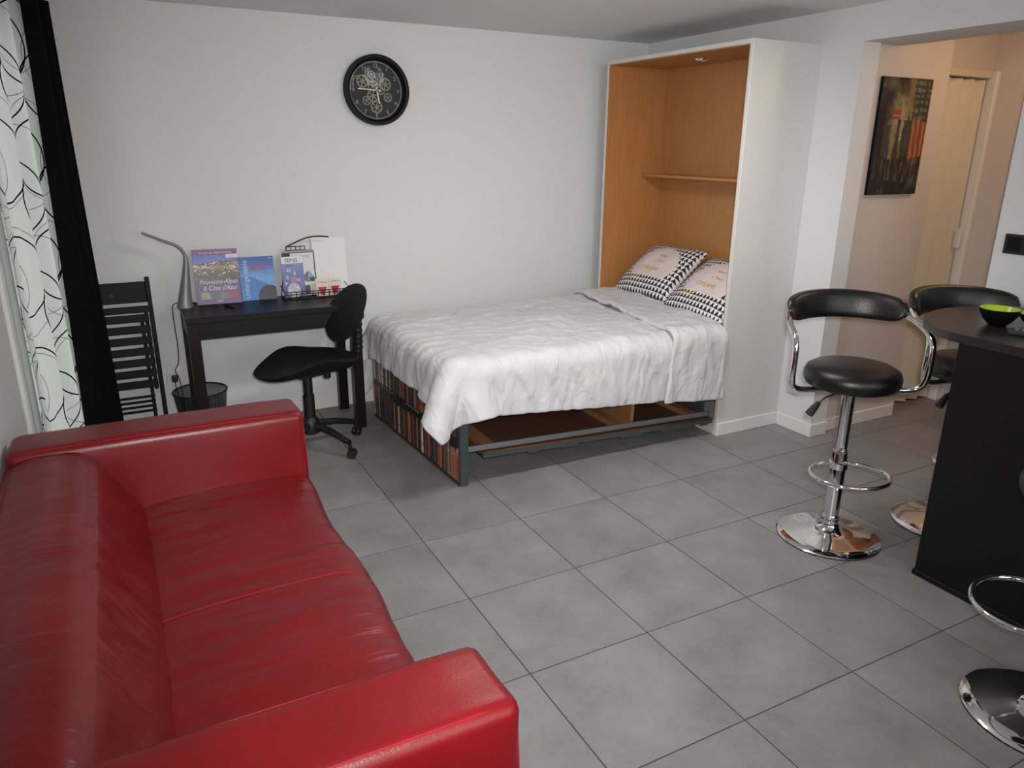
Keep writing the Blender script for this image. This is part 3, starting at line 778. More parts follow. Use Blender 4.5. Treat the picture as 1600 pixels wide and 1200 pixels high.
def bed():
    B = thing('fold_down_bed', 'fold-down wall bed with a printed bookshelf foot panel and plywood underside', 'bed', (0, 0, 0))
    # foot panel standing on the floor
    a = Vector((0.344, 0.862, 0)); b = Vector((0.288, 1.985, 0)); d = b-a; L = d.length; ang = math.atan2(d.y, d.x)
    mt = T3(a.x, a.y, 0) @ Matrix.Rotation(ang, 4, 'Z')          # local x runs along the panel away from the camera, +y is the room side
    fp = obj('foot_panel', box((0, -0.028, 0.0), (L, 0.0, 0.465), 0.002, 1, mt), 'teal_edge', B)
    pm = mt @ Matrix(((-1, 0, 0, L), (0, 0, 1, 0.0012), (0, 1, 0, 0.012), (0, 0, 0, 1)))
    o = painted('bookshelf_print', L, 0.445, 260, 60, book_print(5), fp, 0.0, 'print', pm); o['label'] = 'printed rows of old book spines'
    obj('base_edge', box((-0.004, -0.032, 0.0), (L+0.002, 0.004, 0.012), 0.001, 1, mt), 'teal_edge', fp)
    for x in (0.62, 0.98):     # handles and shelf ledges on the print
        obj('ledge', box((x-0.17, 0.001, 0.232), (x, 0.010, 0.238), 0.001, 1, mt), 'steel', fp)
    obj('edge_post', box((-0.012, -0.045, 0.0), (0.004, -0.002, 0.465), 0.002, 1, mt), 'teal_edge', B)
    # frame and mattress
    obj('mattress', box((0.37, 0.885, 0.44), (CX1-0.03, 1.985, 0.585), 0.035, 3), 'mattress', B, True)
    obj('bed_base', box((0.37, 0.90, 0.385), (CX1-0.03, 1.975, 0.438), 0.004, 1), 'batten', B)
    # facade panel lying flat as the underside: tilts down toward the cabinet
    x0, x1 = 0.46, CX0-0.004; z0, z1 = 0.155, 0.098
    tl = math.atan2(z0-z1, x1-x0)
    mt = T3(x0, 0, z0) @ Matrix.Rotation(tl, 4, 'Y'); L = (x1-x0)/math.cos(tl)
    under = obj('underside_board', box((0, 0.845, -0.018), (L, 1.97, 0), 0.001, 1, mt), 'ply', B)
    rnd = random.Random(3); x = 0.0
    edge = bmesh.new(); prev = None
    pts_lo = []
    while x < L:
        w = rnd.uniform(0.05, 0.16); dz = rnd.choice((0.034, 0.028, 0.022)); pts_lo += [(x, -dz), (min(L, x+w), -dz)]; x += w
    outline = [(0, -0.004)] + [(px, pz) for px, pz in pts_lo] + [(L, -0.004)]
    va = [edge.verts.new(mt @ Vector((px, 0.838, pz))) for px, pz in outline]; vb = [edge.verts.new(mt @ Vector((px, 0.845, pz))) for px, pz in outline]
    edge.faces.new(va); edge.faces.new(vb[::-1]); n = len(va)
    for i in range(n): edge.faces.new((va[i], va[(i+1) % n], vb[(i+1) % n], vb[i]))
    obj('printed_edge', edge, 'teal_edge', under)
    obj('side_rail', box((-0.125, 0.868, 0.006), (L, 0.878, 0.034), 0.001, 1, mt), 'steel', B)
    obj('side_rail', box((-0.125, 1.955, 0.006), (L, 1.965, 0.034), 0.001, 1, mt), 'steel', B)
    for xx, hh in ((0.02, 0.028), (0.80, 0.028), (1.30, 0.028)):
        c = obj('cross_batten', box((xx, 0.885, 0.0), (xx+0.065, 1.945, hh), 0.002, 1, mt), 'batten', B)
        obj('bracket', box((xx+0.064, 0.880, 0.004), (xx+0.072, 0.90, 0.022), 0.001, 1, mt), 'black', c)
    obj('upright', box((0.905, 0.90, 0.0), (0.925, 1.95, 0.20), 0.002, 1, mt), 'batten', B)
    obj('end_board', box((1.865, 0.90, 0.11), (1.885, 1.97, 0.36), 0.002, 1), 'teal_edge', B)
bed()

# ------------------------------------------------------------------ bedding: a small position-based cloth drape
def drape(x0, x1, y0, y1, box_lo, box_hi, rad, step=0.0225, slack=1.03, iters=230, seed=1, skew=0.0, near=(0.0, 0.0)):
    """flat sheet x0..x1 by y0..y1 let fall over a rounded box; returns an (nx, ny, 3) array"""
    rs = np.random.RandomState(seed)
    nx = int(round((x1-x0)/step))+1; ny = int(round((y1-y0)/step))+1
    P = np.zeros((nx, ny, 3))
    gy = np.linspace(y0, y1, ny); gx = np.linspace(x0, x1, nx)
    P[..., 0] = gx[:, None] + skew*((gy-y0)/(y1-y0))[None, :]*(1-(np.arange(nx)/(nx-1)))[:, None]; P[..., 1] = gy[None, :]
    nr = (near[0] + (near[1]-near[0])*(np.arange(nx)/(nx-1)))[:, None]; tt = ((gy-y0)/(y1-y0))[None, :]
    P[..., 1] -= nr*(1-tt)           # the near hem hangs longer toward one end
    P[..., 2] = box_hi[2] + 0.02
    P[..., 2] += 0.004*rs.randn(nx, ny)
    V = np.zeros_like(P)
    R0 = P.copy()
    fam = []
    for (di, dj, k) in ((1, 0, 1.0), (0, 1, 1.0), (1, 1, 0.5), (1, -1, 0.5), (2, 0, 0.18), (0, 2, 0.18), (4, 0, 0.10), (0, 4, 0.10)):
        a = (slice(0, nx-di), slice(max(0, -dj), ny-max(0, dj))); b = (slice(di, nx), slice(max(0, dj), ny-max(0, -dj)))
        r = np.linalg.norm((R0[b]-R0[a])[..., :2], axis=-1)*slack
        fam.append((a, b, r, k))
    # split every family into non-overlapping colours so that each can be solved in full
    sets = []
    II, JJ = np.meshgrid(np.arange(nx), np.arange(ny), indexing='ij'); idx = II*ny + JJ
    for (a, b, r, k), (di, dj) in zip(fam, ((1, 0), (0, 1), (1, 1), (1, -1), (2, 0), (0, 2), (4, 0), (0, 4))):
        ia, ib, rr = idx[a].ravel(), idx[b].ravel(), r.ravel()
        key = (II[a].ravel()//di) % 2 if di else (JJ[a].ravel()//dj) % 2
        for par in (0, 1):
            m = key == par
            sets.append((ia[m], ib[m], rr[m], k))
    lo, hi = np.array(box_lo), np.array(box_hi)
    c = (lo+hi)/2; h = (hi-lo)/2 - rad
    dt = 0.016
    for it in range(iters):
        V[..., 2] -= 4.0*dt
        V *= 0.965
        Q = P + V*dt
        for _ in range(6):
            F = Q.reshape(-1, 3)
            for ia, ib, r, k in sets:
                d = F[ib]-F[ia]; l = np.sqrt((d*d).sum(1))+1e-9
                s = (l-r)/l
                if k < 0.5: s = np.minimum(s, 0)           # bending springs only resist folding up
                m = d*(0.5*k*s)[:, None]
                F[ia] += m; F[ib] -= m
            # rounded box
            q = Q - c; ql = np.clip(q, -h, h); off = q-ql; dist = np.linalg.norm(off, axis=-1)
            inside = np.all(np.abs(q) <= h, axis=-1)
            ctc = (dist < rad) & ~inside
            if ctc.any():
                nrm = off[ctc]/np.maximum(dist[ctc], 1e-6)[:, None]
                Q[ctc] = c + ql[ctc] + nrm*rad
                fr = P[ctc]; dlt = Q[ctc]-fr; tang = dlt - (dlt*nrm).sum(1)[:, None]*nrm
                Q[ctc] -= 0.45*tang
            if inside.any(): Q[inside, 2] = box_hi[2]
            Q[..., 1] = np.minimum(Q[..., 1], YB-0.012)
            Q[..., 2] = np.maximum(Q[..., 2], 0.02)
        V = (Q-P)/dt
        sp = np.linalg.norm(V, axis=-1, keepdims=True); V *= np.minimum(1, 2.0/np.maximum(sp, 1e-6))
        P = Q
    return P
def upsample(P):
    for ax in (0, 1):
        A = np.moveaxis(P, ax, 0); n = A.shape[0]
        pad = np.concatenate([2*A[:1]-A[1:2], A, 2*A[-1:]-A[-2:-1]])
        mid = (-pad[:-3] + 9*pad[1:-2] + 9*pad[2:-1] - pad[3:])/16
        B = np.empty((2*n-1,) + A.shape[1:]); B[0::2] = A; B[1::2] = mid
        P = np.moveaxis(B, 0, ax)
    return P
def cloth_obj(name, P, parent, keep, thick=0.016, material='duvet', seed=0.0, top_z=0.6, hem_z=0.3):
    P = upsample(P)
    nx, ny, _ = P.shape
    du = np.gradient(P, axis=0); dv = np.gradient(P, axis=1)
    Nn = np.cross(du, dv); Nn /= np.maximum(np.linalg.norm(Nn, axis=-1, keepdims=True), 1e-9)
    bm = bmesh.new(); vs = {}
    ridge = lambda x, y, z: max(0.0, 1-2.6*abs(noise.noise(Vector((x, y, z)))))**1.6
    for i in range(nx):
        for j in range(ny):
            p = Vector(P[i, j]); nn = Vector(Nn[i, j])
            flat = max(0.0, min(1.0, nn.z*1.4-0.2))                   # 1 on the top, 0 on the hanging sides
            hang = max(0.0, min(1.0, (top_z-p.z)/0.25))*(1-flat)
            warp = 0.5*noise.noise(Vector((p.x*2+seed, p.y*2, 1.0)))
            d = flat*(0.022*noise.noise(Vector((p.x*3.0+seed, p.y*3.4, 0.3))) + 0.0085*ridge(p.x*3.4+p.y*2.0+seed, p.y*7.5-p.x*1.6+warp, 2.0) + 0.006*ridge(p.x*9+p.y*3+seed, p.y*10+warp, 5.0))
            d += (1-flat)*(0.012*ridge(p.x*6.5+p.y*6.5+seed+2.4*p.z, p.z*2.0+warp, 3.0) + 0.006*ridge(p.x*15+p.y*15+seed-3*p.z, p.z*3.0, 7.0) + 0.018*hang*noise.noise(Vector(((p.x+p.y)*7+seed, p.z*1.2, 9.0))))
            vs[i, j] = bm.verts.new(p + nn*(d if nn.dot(nn) > 0 else 0))
    for i in range(nx-1):
        for j in range(ny-1):
            if keep(P[i, j]): bm.faces.new((vs[i, j], vs[i+1, j], vs[i+1, j+1], vs[i, j+1]))
    for v in [v for v in bm.verts if not v.link_faces]: bm.verts.remove(v)
    o = obj(name, bm, material, parent, True, angle=180)
    so = o.modifiers.new('thickness', 'SOLIDIFY'); so.thickness = thick; so.offset = 1.0
    ss = o.modifiers.new('smooth', 'SUBSURF'); ss.levels = 1; ss.render_levels = 1
    return o
BLO, BHI = (0.275, 0.832, -0.2), (2.36, 2.0, 0.60)
def bedding():
    Dv = thing('duvet', 'rumpled white duvet draped over the fold-down bed', 'duvet', (0, 0, 0))
    P = drape(BLO[0]-0.115, 1.93, BLO[1]-0.145, 2.0+0.26, BLO, BHI, 0.06, slack=1.04, seed=4, near=(0.0, 0.115))
    keep = lambda q: not (q[0] > CX0-0.035 and (q[1] < CY0+0.05 or q[1] > CY1-0.05))
    cloth_obj('duvet_body', P, Dv, keep, 0.022, 'duvet', 1.0)
    lo, hi = (BLO[0], BLO[1]-0.026, BLO[2]), (BHI[0], BHI[1]+0.02, BHI[2]+0.030)
    P2 = drape(1.50, 1.985, BLO[1]-0.26, 2.0+0.2, lo, hi, 0.06, slack=1.06, seed=9, skew=0.24, near=(0.0, 0.04))
    o = cloth_obj('turned_back_fold', P2, Dv, lambda q: not (q[0] > CX0-0.012 and (q[1] < CY0+0.05 or q[1] > CY1-0.05)), 0.022, 'duvet', 6.0)
    o['label'] = 'top of the duvet folded back'
bedding()

def pillow_h(x, y, hw, hh, th):
    a, b = abs(x)/hw, abs(y)/hh
    if a >= 1 or b >= 1: return 0.0
    return th*(1-a**2.6)**0.55*(1-b**2.6)**0.55
def pillow(label, mtx, seed, words):
    Pw = thing('pillow', label, 'pillow', group='patterned pillows on the bed')
    Pw.matrix_world = mtx
    hw, hh, th = 0.262, 0.225, 0.075
    n = 36; bm = bmesh.new(); top = {}; bot = {}
    def pos(i, j):
        u, v = i/n*2-1, j/n*2-1
        pin = 1-0.05*(abs(u)**2*(1-abs(v)**2)*0 + (1-u*u)*abs(v)**6 )   # edges drawn in a little between corners
        pinx = 1-0.05*(1-v*v)*abs(u)**6
        return u*hw*pinx, v*hh*pin
    for i in range(n+1):
        for j in range(n+1):
            x, y = pos(i, j)
            z = pillow_h(x, y, hw, hh, th) + 0.006*fbm(x*7+seed, y*7, seed)*(1 if 0 < i < n and 0 < j < n else 0)
            edge = i in (0, n) or j in (0, n)
            top[i, j] = bm.verts.new((x, y, 0 if edge else z))
            bot[i, j] = top[i, j] if edge else bm.verts.new((x, y, -0.8*pillow_h(x, y, hw, hh, th)))
    for i in range(n):
        for j in range(n):
            bm.faces.new((top[i, j], top[i+1, j], top[i+1, j+1], top[i, j+1]))
            q = [bot[i, j], bot[i, j+1], bot[i+1, j+1], bot[i+1, j]]
            if len(set(q) & set((top[i, j], top[i+1, j], top[i+1, j+1], top[i, j+1]))) < 4:
                bm.faces.new(q)
    case = obj('pillowcase', bm, 'pillow', Pw, True, angle=180)
    zf = lambda x, y: pillow_h(x, y, hw, hh, th) + 0.006*fbm(x*7+seed, y*7, seed) + 0.0025
    for body, size, yy, xx in words:
        text_mesh('lettering', body, size, 'gold_ink', case, T3(xx, yy), 'CENTER', zf=zf)
def pillow_frame(yc, xc, zc, slope, roll=0.0):
    ey = Vector((math.cos(slope), 0, math.sin(slope))); ex = Vector((0, -1, 0)); ez = ex.cross(ey)
    m = wall_m((xc, yc, zc), ex, ey, ez)
    return m @ Matrix.Rotation(roll, 4, 'Z')
WORDS = [('follow', 0.026, 0.075, 0.02), ('a Your', 0.030, 0.025, 0.03), ('DREAMS', 0.040, -0.045, 0.0)]
pillow('triangle-print pillow further from the white cabinet side, nearer the back wall', pillow_frame(1.672, 2.115, 0.785, math.radians(40), 0.03), 1.7, WORDS)
pillow('triangle-print pillow tucked behind the near white side of the cabinet', pillow_frame(1.116, 2.085, 0.765, math.radians(38), -0.04), 5.2, WORDS)

# ------------------------------------------------------------------ curtains
def curtain(name, label, path_fn, z_lo, z_hi, nu, nz, material, cat='curtain'):
    """path_fn(u, h) -> (x, y) plan position at fraction u along the cloth and height fraction h"""
    vs = []; fs = []; L = [0.0]
    for i in range(1, nu+1):
        a = path_fn((i-1)/nu, 0.5); b = path_fn(i/nu, 0.5); L.append(L[-1] + math.hypot(b[0]-a[0], b[1]-a[1]))
    for j in range(nz+1):
        h = j/nz
        for i in range(nu+1):
            x, y = path_fn(i/nu, h); vs.append((x, y, z_lo+(z_hi-z_lo)*h))
    W = nu+1
    fs = [(j*W+i, j*W+i+1, (j+1)*W+i+1, (j+1)*W+i) for j in range(nz) for i in range(nu)]
    me = bpy.data.meshes.new(name); me.from_pydata(vs, [], fs)
    uv = me.uv_layers.new(name='UVMap')
    for f in me.polygons:
        for li in f.loop_indices:
            v = me.loops[li].vertex_index; uv.data[li].uv = (L[v % W], vs[v][2])
    me.shade_smooth()
    o = link_mesh(name, me, material); tag(o, label, cat)
    return o
def sheer_path(u, h):
    bx, by = -1.316 + 0.126*u, 1.145 + 0.71*u
    ph = 2*PI*3.0*u+0.6; am = 0.017 + 0.008*(1-h)
    off = am*math.sin(ph) + 0.008*math.sin(ph*2.3+1)
    return bx + off*0.985, by + 0.010*math.sin(ph*0.5+h*2) - off*0.17
curtain('sheer_curtain', 'white sheer curtain printed with black and grey rings', sheer_path, 0.02, 2.12, 150, 40, 'sheer')
def black_path(u, h):
    w = 1.0 + 0.75*(1-h)**1.3
    ph = 2*PI*4.5*u
    cx = -1.122 - 0.004*(1-h)
    x = cx + (u-0.5)*0.055*w*1.0 + 0.028*w*math.sin(ph)
    y = 1.885 + (u-0.5)*0.15 + 0.030*math.cos(ph*0.5+0.4)*w
    return x, y
curtain('black_curtain', 'heavy black curtain gathered beside the sheer one', black_path, 0.015, 2.13, 120, 30, 'curtain_black')
rod = thing('curtain_rod', 'black curtain rod above the tall window', 'curtain rod', (0, 0, 0))
obj('rod', tube([(-1.21, 1.02, 2.14), (-1.15, 2.12, 2.14)], 0.010, 10), 'black', rod, True)
for y in (1.08, 2.06): obj('bracket', tube([(XL+0.001, y, 2.14), (-1.16-0.05*(2.1-y), y, 2.14)], 0.008, 8), 'black', rod, True)

# ------------------------------------------------------------------ desk and what stands on it
DX0, DX1, DY0, DY1, DZ = -0.70, 0.19, 1.815, 2.235, 0.723
D = thing('desk', 'small black-brown wooden desk against the back wall', 'desk', (0, 0, 0))
obj('desk_top', box((DX0, DY0, DZ-0.03), (DX1, DY1, DZ), 0.002, 1), 'desk', D)
obj('front_apron', box((DX0+0.05, DY0+0.015, DZ-0.115), (DX1-0.05, DY0+0.033, DZ-0.03)), 'desk', D)
obj('back_apron', box((DX0+0.05, DY1-0.033, DZ-0.115), (DX1-0.05, DY1-0.015, DZ-0.03)), 'desk', D)
for x in (DX0+0.008, DX1-0.026): obj('side_apron', box((x, DY0+0.055, DZ-0.115), (x+0.018, DY1-0.055, DZ-0.03)), 'desk', D)
for x in (DX0+0.004, DX1-0.059):
    for y in (DY0+0.006, DY1-0.061): obj('leg', box((x, y, 0), (x+0.055, y+0.055, DZ-0.03), 0.002, 1), 'desk', D)

def lean_frame(x, y, z, lean, yaw=0.0):
    """local XY = the upright face, lower-left at origin, +Z toward the camera; leaned back by lean"""
    ex = Vector((math.cos(yaw), math.sin(yaw), 0)); n0 = Vector((math.sin(yaw), -math.cos(yaw), 0))
    ey = Vector((-n0.x*math.sin(lean), -n0.y*math.sin(lean), math.cos(lean))); ez = ex.cross(ey)
    return wall_m((x, y, z), ex, ey, ez)
def mixc(a, b, t): return tuple(a[i]*(1-t)+b[i]*t for i in range(3))
def c255(*c): return tuple(x/255 for x in c)

# book with the village photograph
def hsh(i, j, k=0):
    x = math.sin(i*127.1 + j*311.7 + k*74.7)*43758.5453
    return x - math.floor(x)
def cover_provence(u, v):
    n = fbm(u*7, v*9, 0.5)
    if v > 0.89: return mixc(c255(96, 34, 104), c255(118, 44, 110), u)
    if v > 0.45:
        t = (v-0.45)/0.44
        hill = 0.66 + 0.12*math.exp(-((u-0.60)/0.34)**2) - 0.10*max(0, 0.2-u) + 0.02*(hsh(int(u*30), 3)-0.5)
        if t > hill: return mixc(c255(86, 110, 190), c255(58, 74, 158), (t-hill)/0.4)
        ci, cj = int(u*26 + 1.5*n), int(t*20 + 1.5*n); q = hsh(ci, cj)
        built = 0.62*math.exp(-((t-0.50)/0.20)**2)
        if q < built:
            return (c255(206, 190, 172), c255(186, 128, 104), c255(150, 112, 92), c255(214, 206, 196), c255(120, 92, 78))[int(hsh(ci, cj, 2)*5)]
        return mixc(c255(44, 58, 40), c255(92, 98, 62), min(1, max(0, 0.4+0.5*n+0.3*(hsh(ci, cj, 5)-0.5))))
    if 0.10 < v < 0.22 and 0.10 < u < 0.92:
        seg = int((u-0.10)/0.205); q = hsh(int(u*40), int(v*60), 9)
        cols = ((c255(56, 60, 120), c255(206, 186, 96)), (c255(48, 46, 66), c255(104, 110, 120)), (c255(60, 82, 60), c255(110, 120, 132)), (c255(160, 66, 44), c255(110, 40, 60)))[min(seg, 3)]
        return mixc(cols[0], cols[1], q)
    base = mixc(c255(72, 44, 104), c255(92, 52, 112), u)
    if v > 0.36: base = mixc(base, c255(62, 60, 66), min(1, (v-0.36)/0.09))
    return base
def cover_blue(u, v):
    m1 = 0.56 - 0.26*max(0, u-0.28)/0.72 - 0.06*abs(u-0.30)
    if u > 0.46 and v < 0.335*math.sqrt(max(0, 1-((u-0.80)/0.36)**2)): return mixc(c255(52, 62, 62), c255(42, 46, 50), v/0.3)
    if v < m1: return mixc(c255(66, 128, 196), c255(60, 110, 182), v)
    return mixc(c255(110, 160, 216), c255(44, 88, 164), min(1, max(0, (v-0.5)/0.45 + 0.12*fbm(u*3, v*4, 1))))
def book(name, label, x, y, w, h, th, lean, yaw, fn, nx, ny, body, group='books standing on the desk'):
    b = thing(name, label, 'book', group=group); b.matrix_world = lean_frame(x, y, DZ+0.0005, lean, yaw)
    obj('pages', box((0.002, 0.002, -th+0.0015), (w-0.003, h-0.002, -0.0015)), 'pages', b)
    fr = obj('front_cover', box((0, 0, -0.0015), (w, h, 0), 0.0003, 1), body, b)
    obj('back_cover', box((0, 0, -th), (w, h, -th+0.0015), 0.0003, 1), body, b)
    obj('spine', box((-0.001, 0, -th), (0.001, h, 0)), body, b)
    painted('cover_print', w, h, nx, ny, fn, fr, 0.0006)
    return b, fr
M['purple'] = mat('purple_cover', rgb(86, 40, 100), 0.4)
M['blue'] = mat('blue_cover', rgb(58, 104, 176), 0.4)
b1, f1 = book('book', 'large purple travel book with a hill village photograph, leaning on the wall', -0.607, 2.150, 0.226, 0.292, 0.018, 0.16, -0.06, cover_provence, 72, 92, 'purple')
Z = 0.0014
text_mesh('lettering', 'Provence-Alpes', 0.036, 'white_ink', f1, T3(0.020, 0.108, Z), shear=0.25, fit=0.192)
text_mesh('lettering', '& Côte d\'Azur', 0.036, 'white_ink', f1, T3(0.034, 0.074, Z), shear=0.25, fit=0.176)
text_mesh('lettering', 'Au cœur des villages de France', 0.012, 'white_ink', f1, T3(0.033, 0.270, Z), fit=0.165)
text_mesh('lettering', 'SAEP', 0.012, 'white_ink', f1, T3(0.10, 0.012, Z), fit=0.032)
lb = obj('sticker', box((0.168, 0.244, 0.0007), (0.2262, 0.263, 0.0013)), 'paper', f1)
text_mesh('lettering', 'GUIDE', 0.009, 'grey_ink', f1, T3(0.182, 0.250, 0.0016), fit=0.030)
b2, f2 = book('book', 'blue booklet with mountain silhouettes and pale vertical lettering', -0.375, 2.160, 0.186, 0.238, 0.010, 0.16, 0.0, cover_blue, 60, 78, 'blue')
rotv = T3(0.042, 0.010, Z) @ Matrix.Rotation(PI/2, 4, 'Z')
text_mesh('lettering', 'Unforgettable', 0.036, 'pale_ink', f2, rotv, fit=0.21, bold=0.0006)
text_mesh('lettering', 'DÉCOUVREZ NOTRE', 0.016, 'red_ink', f2, T3(0.052, 0.186, Z), fit=0.128, bold=0.0004)
text_mesh('lettering', 'belle région', 0.016, 'red_ink', f2, T3(0.056, 0.168, Z), fit=0.088, bold=0.0004)
text_mesh('lettering', '2016', 0.009, 'white_ink', f2, T3(0.158, 0.224, Z), fit=0.02)

# wire magazine rack
RX0, RX1, RY0, RY1, RZ = -0.160, 0.205, 2.075, 2.195, DZ+0.0035
R = thing('wire_rack', 'black wire magazine rack on the desk', 'rack', (0, 0, 0))
rr = 0.0026
def wire(name, pts, closed=False): obj(name, tube(pts, rr, 6, closed), 'black', R, True)
wire('base_ring', [(RX0, RY0, RZ), (RX1, RY0, RZ), (RX1, RY1, RZ), (RX0, RY1, RZ)], True)
wire('front_rail', [(RX0, RY0, RZ+0.040), (RX1, RY0, RZ+0.040)])
wire('front_rail', [(RX0, RY0, RZ+0.026), (RX1, RY0, RZ+0.026)])
for k in range(13):
    x = RX0 + (RX1-RX0)*k/12; wire('upright_wire', [(x, RY0, RZ), (x, RY0, RZ+0.040)])
for x in (RX0, RX1): wire('side_rail', [(x, RY0, RZ+0.040), (x, RY1, RZ+0.060)])
wire('back_post', [(RX0, RY1, RZ), (RX0+0.05, RY1+0.012, RZ+0.275)])
wire('back_rail', [(RX0+0.05, RY1+0.012, RZ+0.275), (RX0+0.155, RY1+0.012, RZ+0.275)])
wire('back_rail', [(RX0+0.047, RY1+0.011, RZ+0.255), (RX0+0.155, RY1+0.011, RZ+0.255)])
for k in range(5): x = RX0+0.05+0.026*k; wire('back_upright', [(x, RY1+0.012, RZ+0.255), (x, RY1+0.012, RZ+0.275)])
obj('handle', tube(smooth_path([(RX0+0.05, RY1+0.012, RZ+0.275), (RX0+0.12, RY1+0.008, RZ+0.305), (RX0+0.18, RY1, RZ+0.325), (RX0+0.235, RY1-0.004, RZ+0.328), (RX0+0.29, RY1, RZ+0.322)], 6), 0.0042, 6), 'black', R, True)
obj('base_plate', box((RX0, RY0, RZ-0.0025), (RX1, RY1, RZ-0.001)), 'black', R)

def sheet(name, label, cat, x, y, w, h, th, lean, yaw, fn, nx, ny, group=None, z=None):
    b = thing(name, label, cat, group=group); b.matrix_world = lean_frame(x, y, (RZ+0.004) if z is None else z, lean, yaw)
    f = obj('sheets', box((0, 0, -th), (w, h, 0), 0.0002, 1), 'paper', b)
    if fn: painted('cover_print', w, h, nx, ny, fn, f, 0.0006)
    return b, f
def cov_sens(u, v):
    if v > 0.83: return c255(216, 224, 222)
    n = fbm(u*3, v*4, 8.0)
    if ((u-0.48)/0.30)**2 + ((v-0.16)/0.20)**2 < 1: return mixc(c255(206, 200, 202), c255(176, 170, 190), 0.5+0.5*n)
    if ((u-0.50)/0.14)**2 + ((v-0.42)/0.10)**2 < 1: return c255(176, 136, 160)
    return mixc(mixc(c255(96, 92, 152), c255(138, 158, 194), v), c255(180, 186, 206), max(0, 0.35*n))
def cov_dining(u, v):
    q = hsh(int(u*40), int(v*70), 4)
    if 0.46 < u < 0.74 and 0.03 < v < 0.24: return mixc(c255(60, 58, 60), c255(104, 100, 98), q)
    if 0.48 < u < 0.73 and 0.30 + 0.25*(0.73-u) < v < 0.46 + 0.5*(u-0.48): return mixc(c255(128, 122, 132), c255(70, 84, 56), 1 if u > 0.66 and v > 0.5 else 0.3*q)
    if 0.76 < u < 0.98 and 0.33 < v < 0.58 - 0.75*(u-0.76): return c255(120, 160, 208) if v > 0.43 else mixc(c255(96, 92, 40), c255(60, 62, 44), q)
    return c255(214, 215, 214)
def cov_dark(u, v):
    if v > 0.96: return c255(150, 140, 140)
    return mixc(c255(28, 30, 30), c255(48, 46, 46), min(1, max(0, 0.5+fbm(u*8, v*8, 4))))
sheet('magazine', 'black-covered magazine at the back of the wire rack', 'magazine', RX0+0.022, 2.168, 0.182, 0.252, 0.006, 0.12, 0.05, cov_dark, 30, 40, 'magazines in the wire rack')
b, f = sheet('magazine', 'white brochure with photographs in the middle of the wire rack', 'magazine', RX0+0.060, 2.142, 0.130, 0.240, 0.004, 0.10, 0.05, cov_dining, 44, 80, 'magazines in the wire rack')
text_mesh('lettering', 'SENSATIONS', 0.02, 'grey_ink', f, T3(0.004, 0.213, Z), fit=0.10)
text_mesh('lettering', 'Divers', 0.014, 'grey_ink', f, T3(0.066, 0.095, Z), fit=0.042)
obj('red_mark', box((0.052, 0.176, 0.0008), (0.059, 0.196, 0.0014)), 'red_ink', f); obj('blue_mark', box((0.034, 0.178, 0.0008), (0.042, 0.196, 0.0014)), 'blue', f)
b, f = sheet('magazine', 'pale blue magazine headed SENS at the front of the wire rack', 'magazine', RX0+0.004, 2.118, 0.120, 0.226, 0.004, 0.10, 0.05, cov_sens, 48, 84, 'magazines in the wire rack')
text_mesh('lettering', 'SENS', 0.030, 'grey_ink', f, T3(0.018, 0.196, Z), fit=0.072, bold=0.0006)
text_mesh('lettering', 'évasion', 0.012, 'red_ink', f, T3(0.022, 0.173, Z), fit=0.05, bold=0.0004)
for ch, x, y in (('D', 0.028, 0.142), ('É', 0.062, 0.124), ('C', 0.018, 0.104), ('U', 0.078, 0.088), ('V', 0.010, 0.070), ('R', 0.072, 0.046), ('I', 0.060, 0.052), ('A', 0.030, 0.030)):
    text_mesh('lettering', ch, 0.024, 'white_ink', f, T3(x, y, Z), bold=0.0006)
tag(obj('white_card', box((0, 0, -0.003), (0.195, 0.318, 0), 0.0004, 1), 'paper'), 'blank white card leaning on the wall behind the wire rack', 'card').matrix_world = lean_frame(0.040, 2.205, DZ+0.001, 0.13, 0.0)
def cov_cup(u, v):
    if 0.06 < v < 0.52:
        hw = 0.20 + 0.14*max(0, (v-0.12)/0.40)
        if v > 0.42: hw = 0.36
        if abs(u-0.5) < hw: return c255(186, 34, 48)
    return mixc(c255(214, 208, 186), c255(224, 214, 200), v)
for k, (x, yw, lab) in enumerate(((0.018, -0.25, 'cream leaflet with a red cup, nearer the magazines'), (0.093, 0.22, 'cream leaflet with a red cup, nearer the chair back'))):
    b, f = sheet('leaflet', lab, 'leaflet', x, 2.098, 0.068, 0.098, 0.0015, 0.05, yw*0.5, cov_cup, 34, 50, 'cup leaflets in the wire rack')
    text_mesh('lettering', 'Délices', 0.016, 'red_ink', f, T3(0.008, 0.074, Z), shear=0.3, fit=0.052)
pen = thing('pen', 'short black pen lying on the desk in front of the purple book', 'pen', (-0.463, 2.03, DZ+0.0055), math.radians(112))
obj('barrel', lathe([(0, -0.06), (0.003, -0.058), (0.005, -0.045), (0.005, 0.05), (0, 0.052)], 10), 'black', pen, True, rot=(0, PI/2, 0))
obj('clip', box((0.012, -0.0015, 0.0048), (0.05, 0.0015, 0.0068)), 'clock_black', pen)

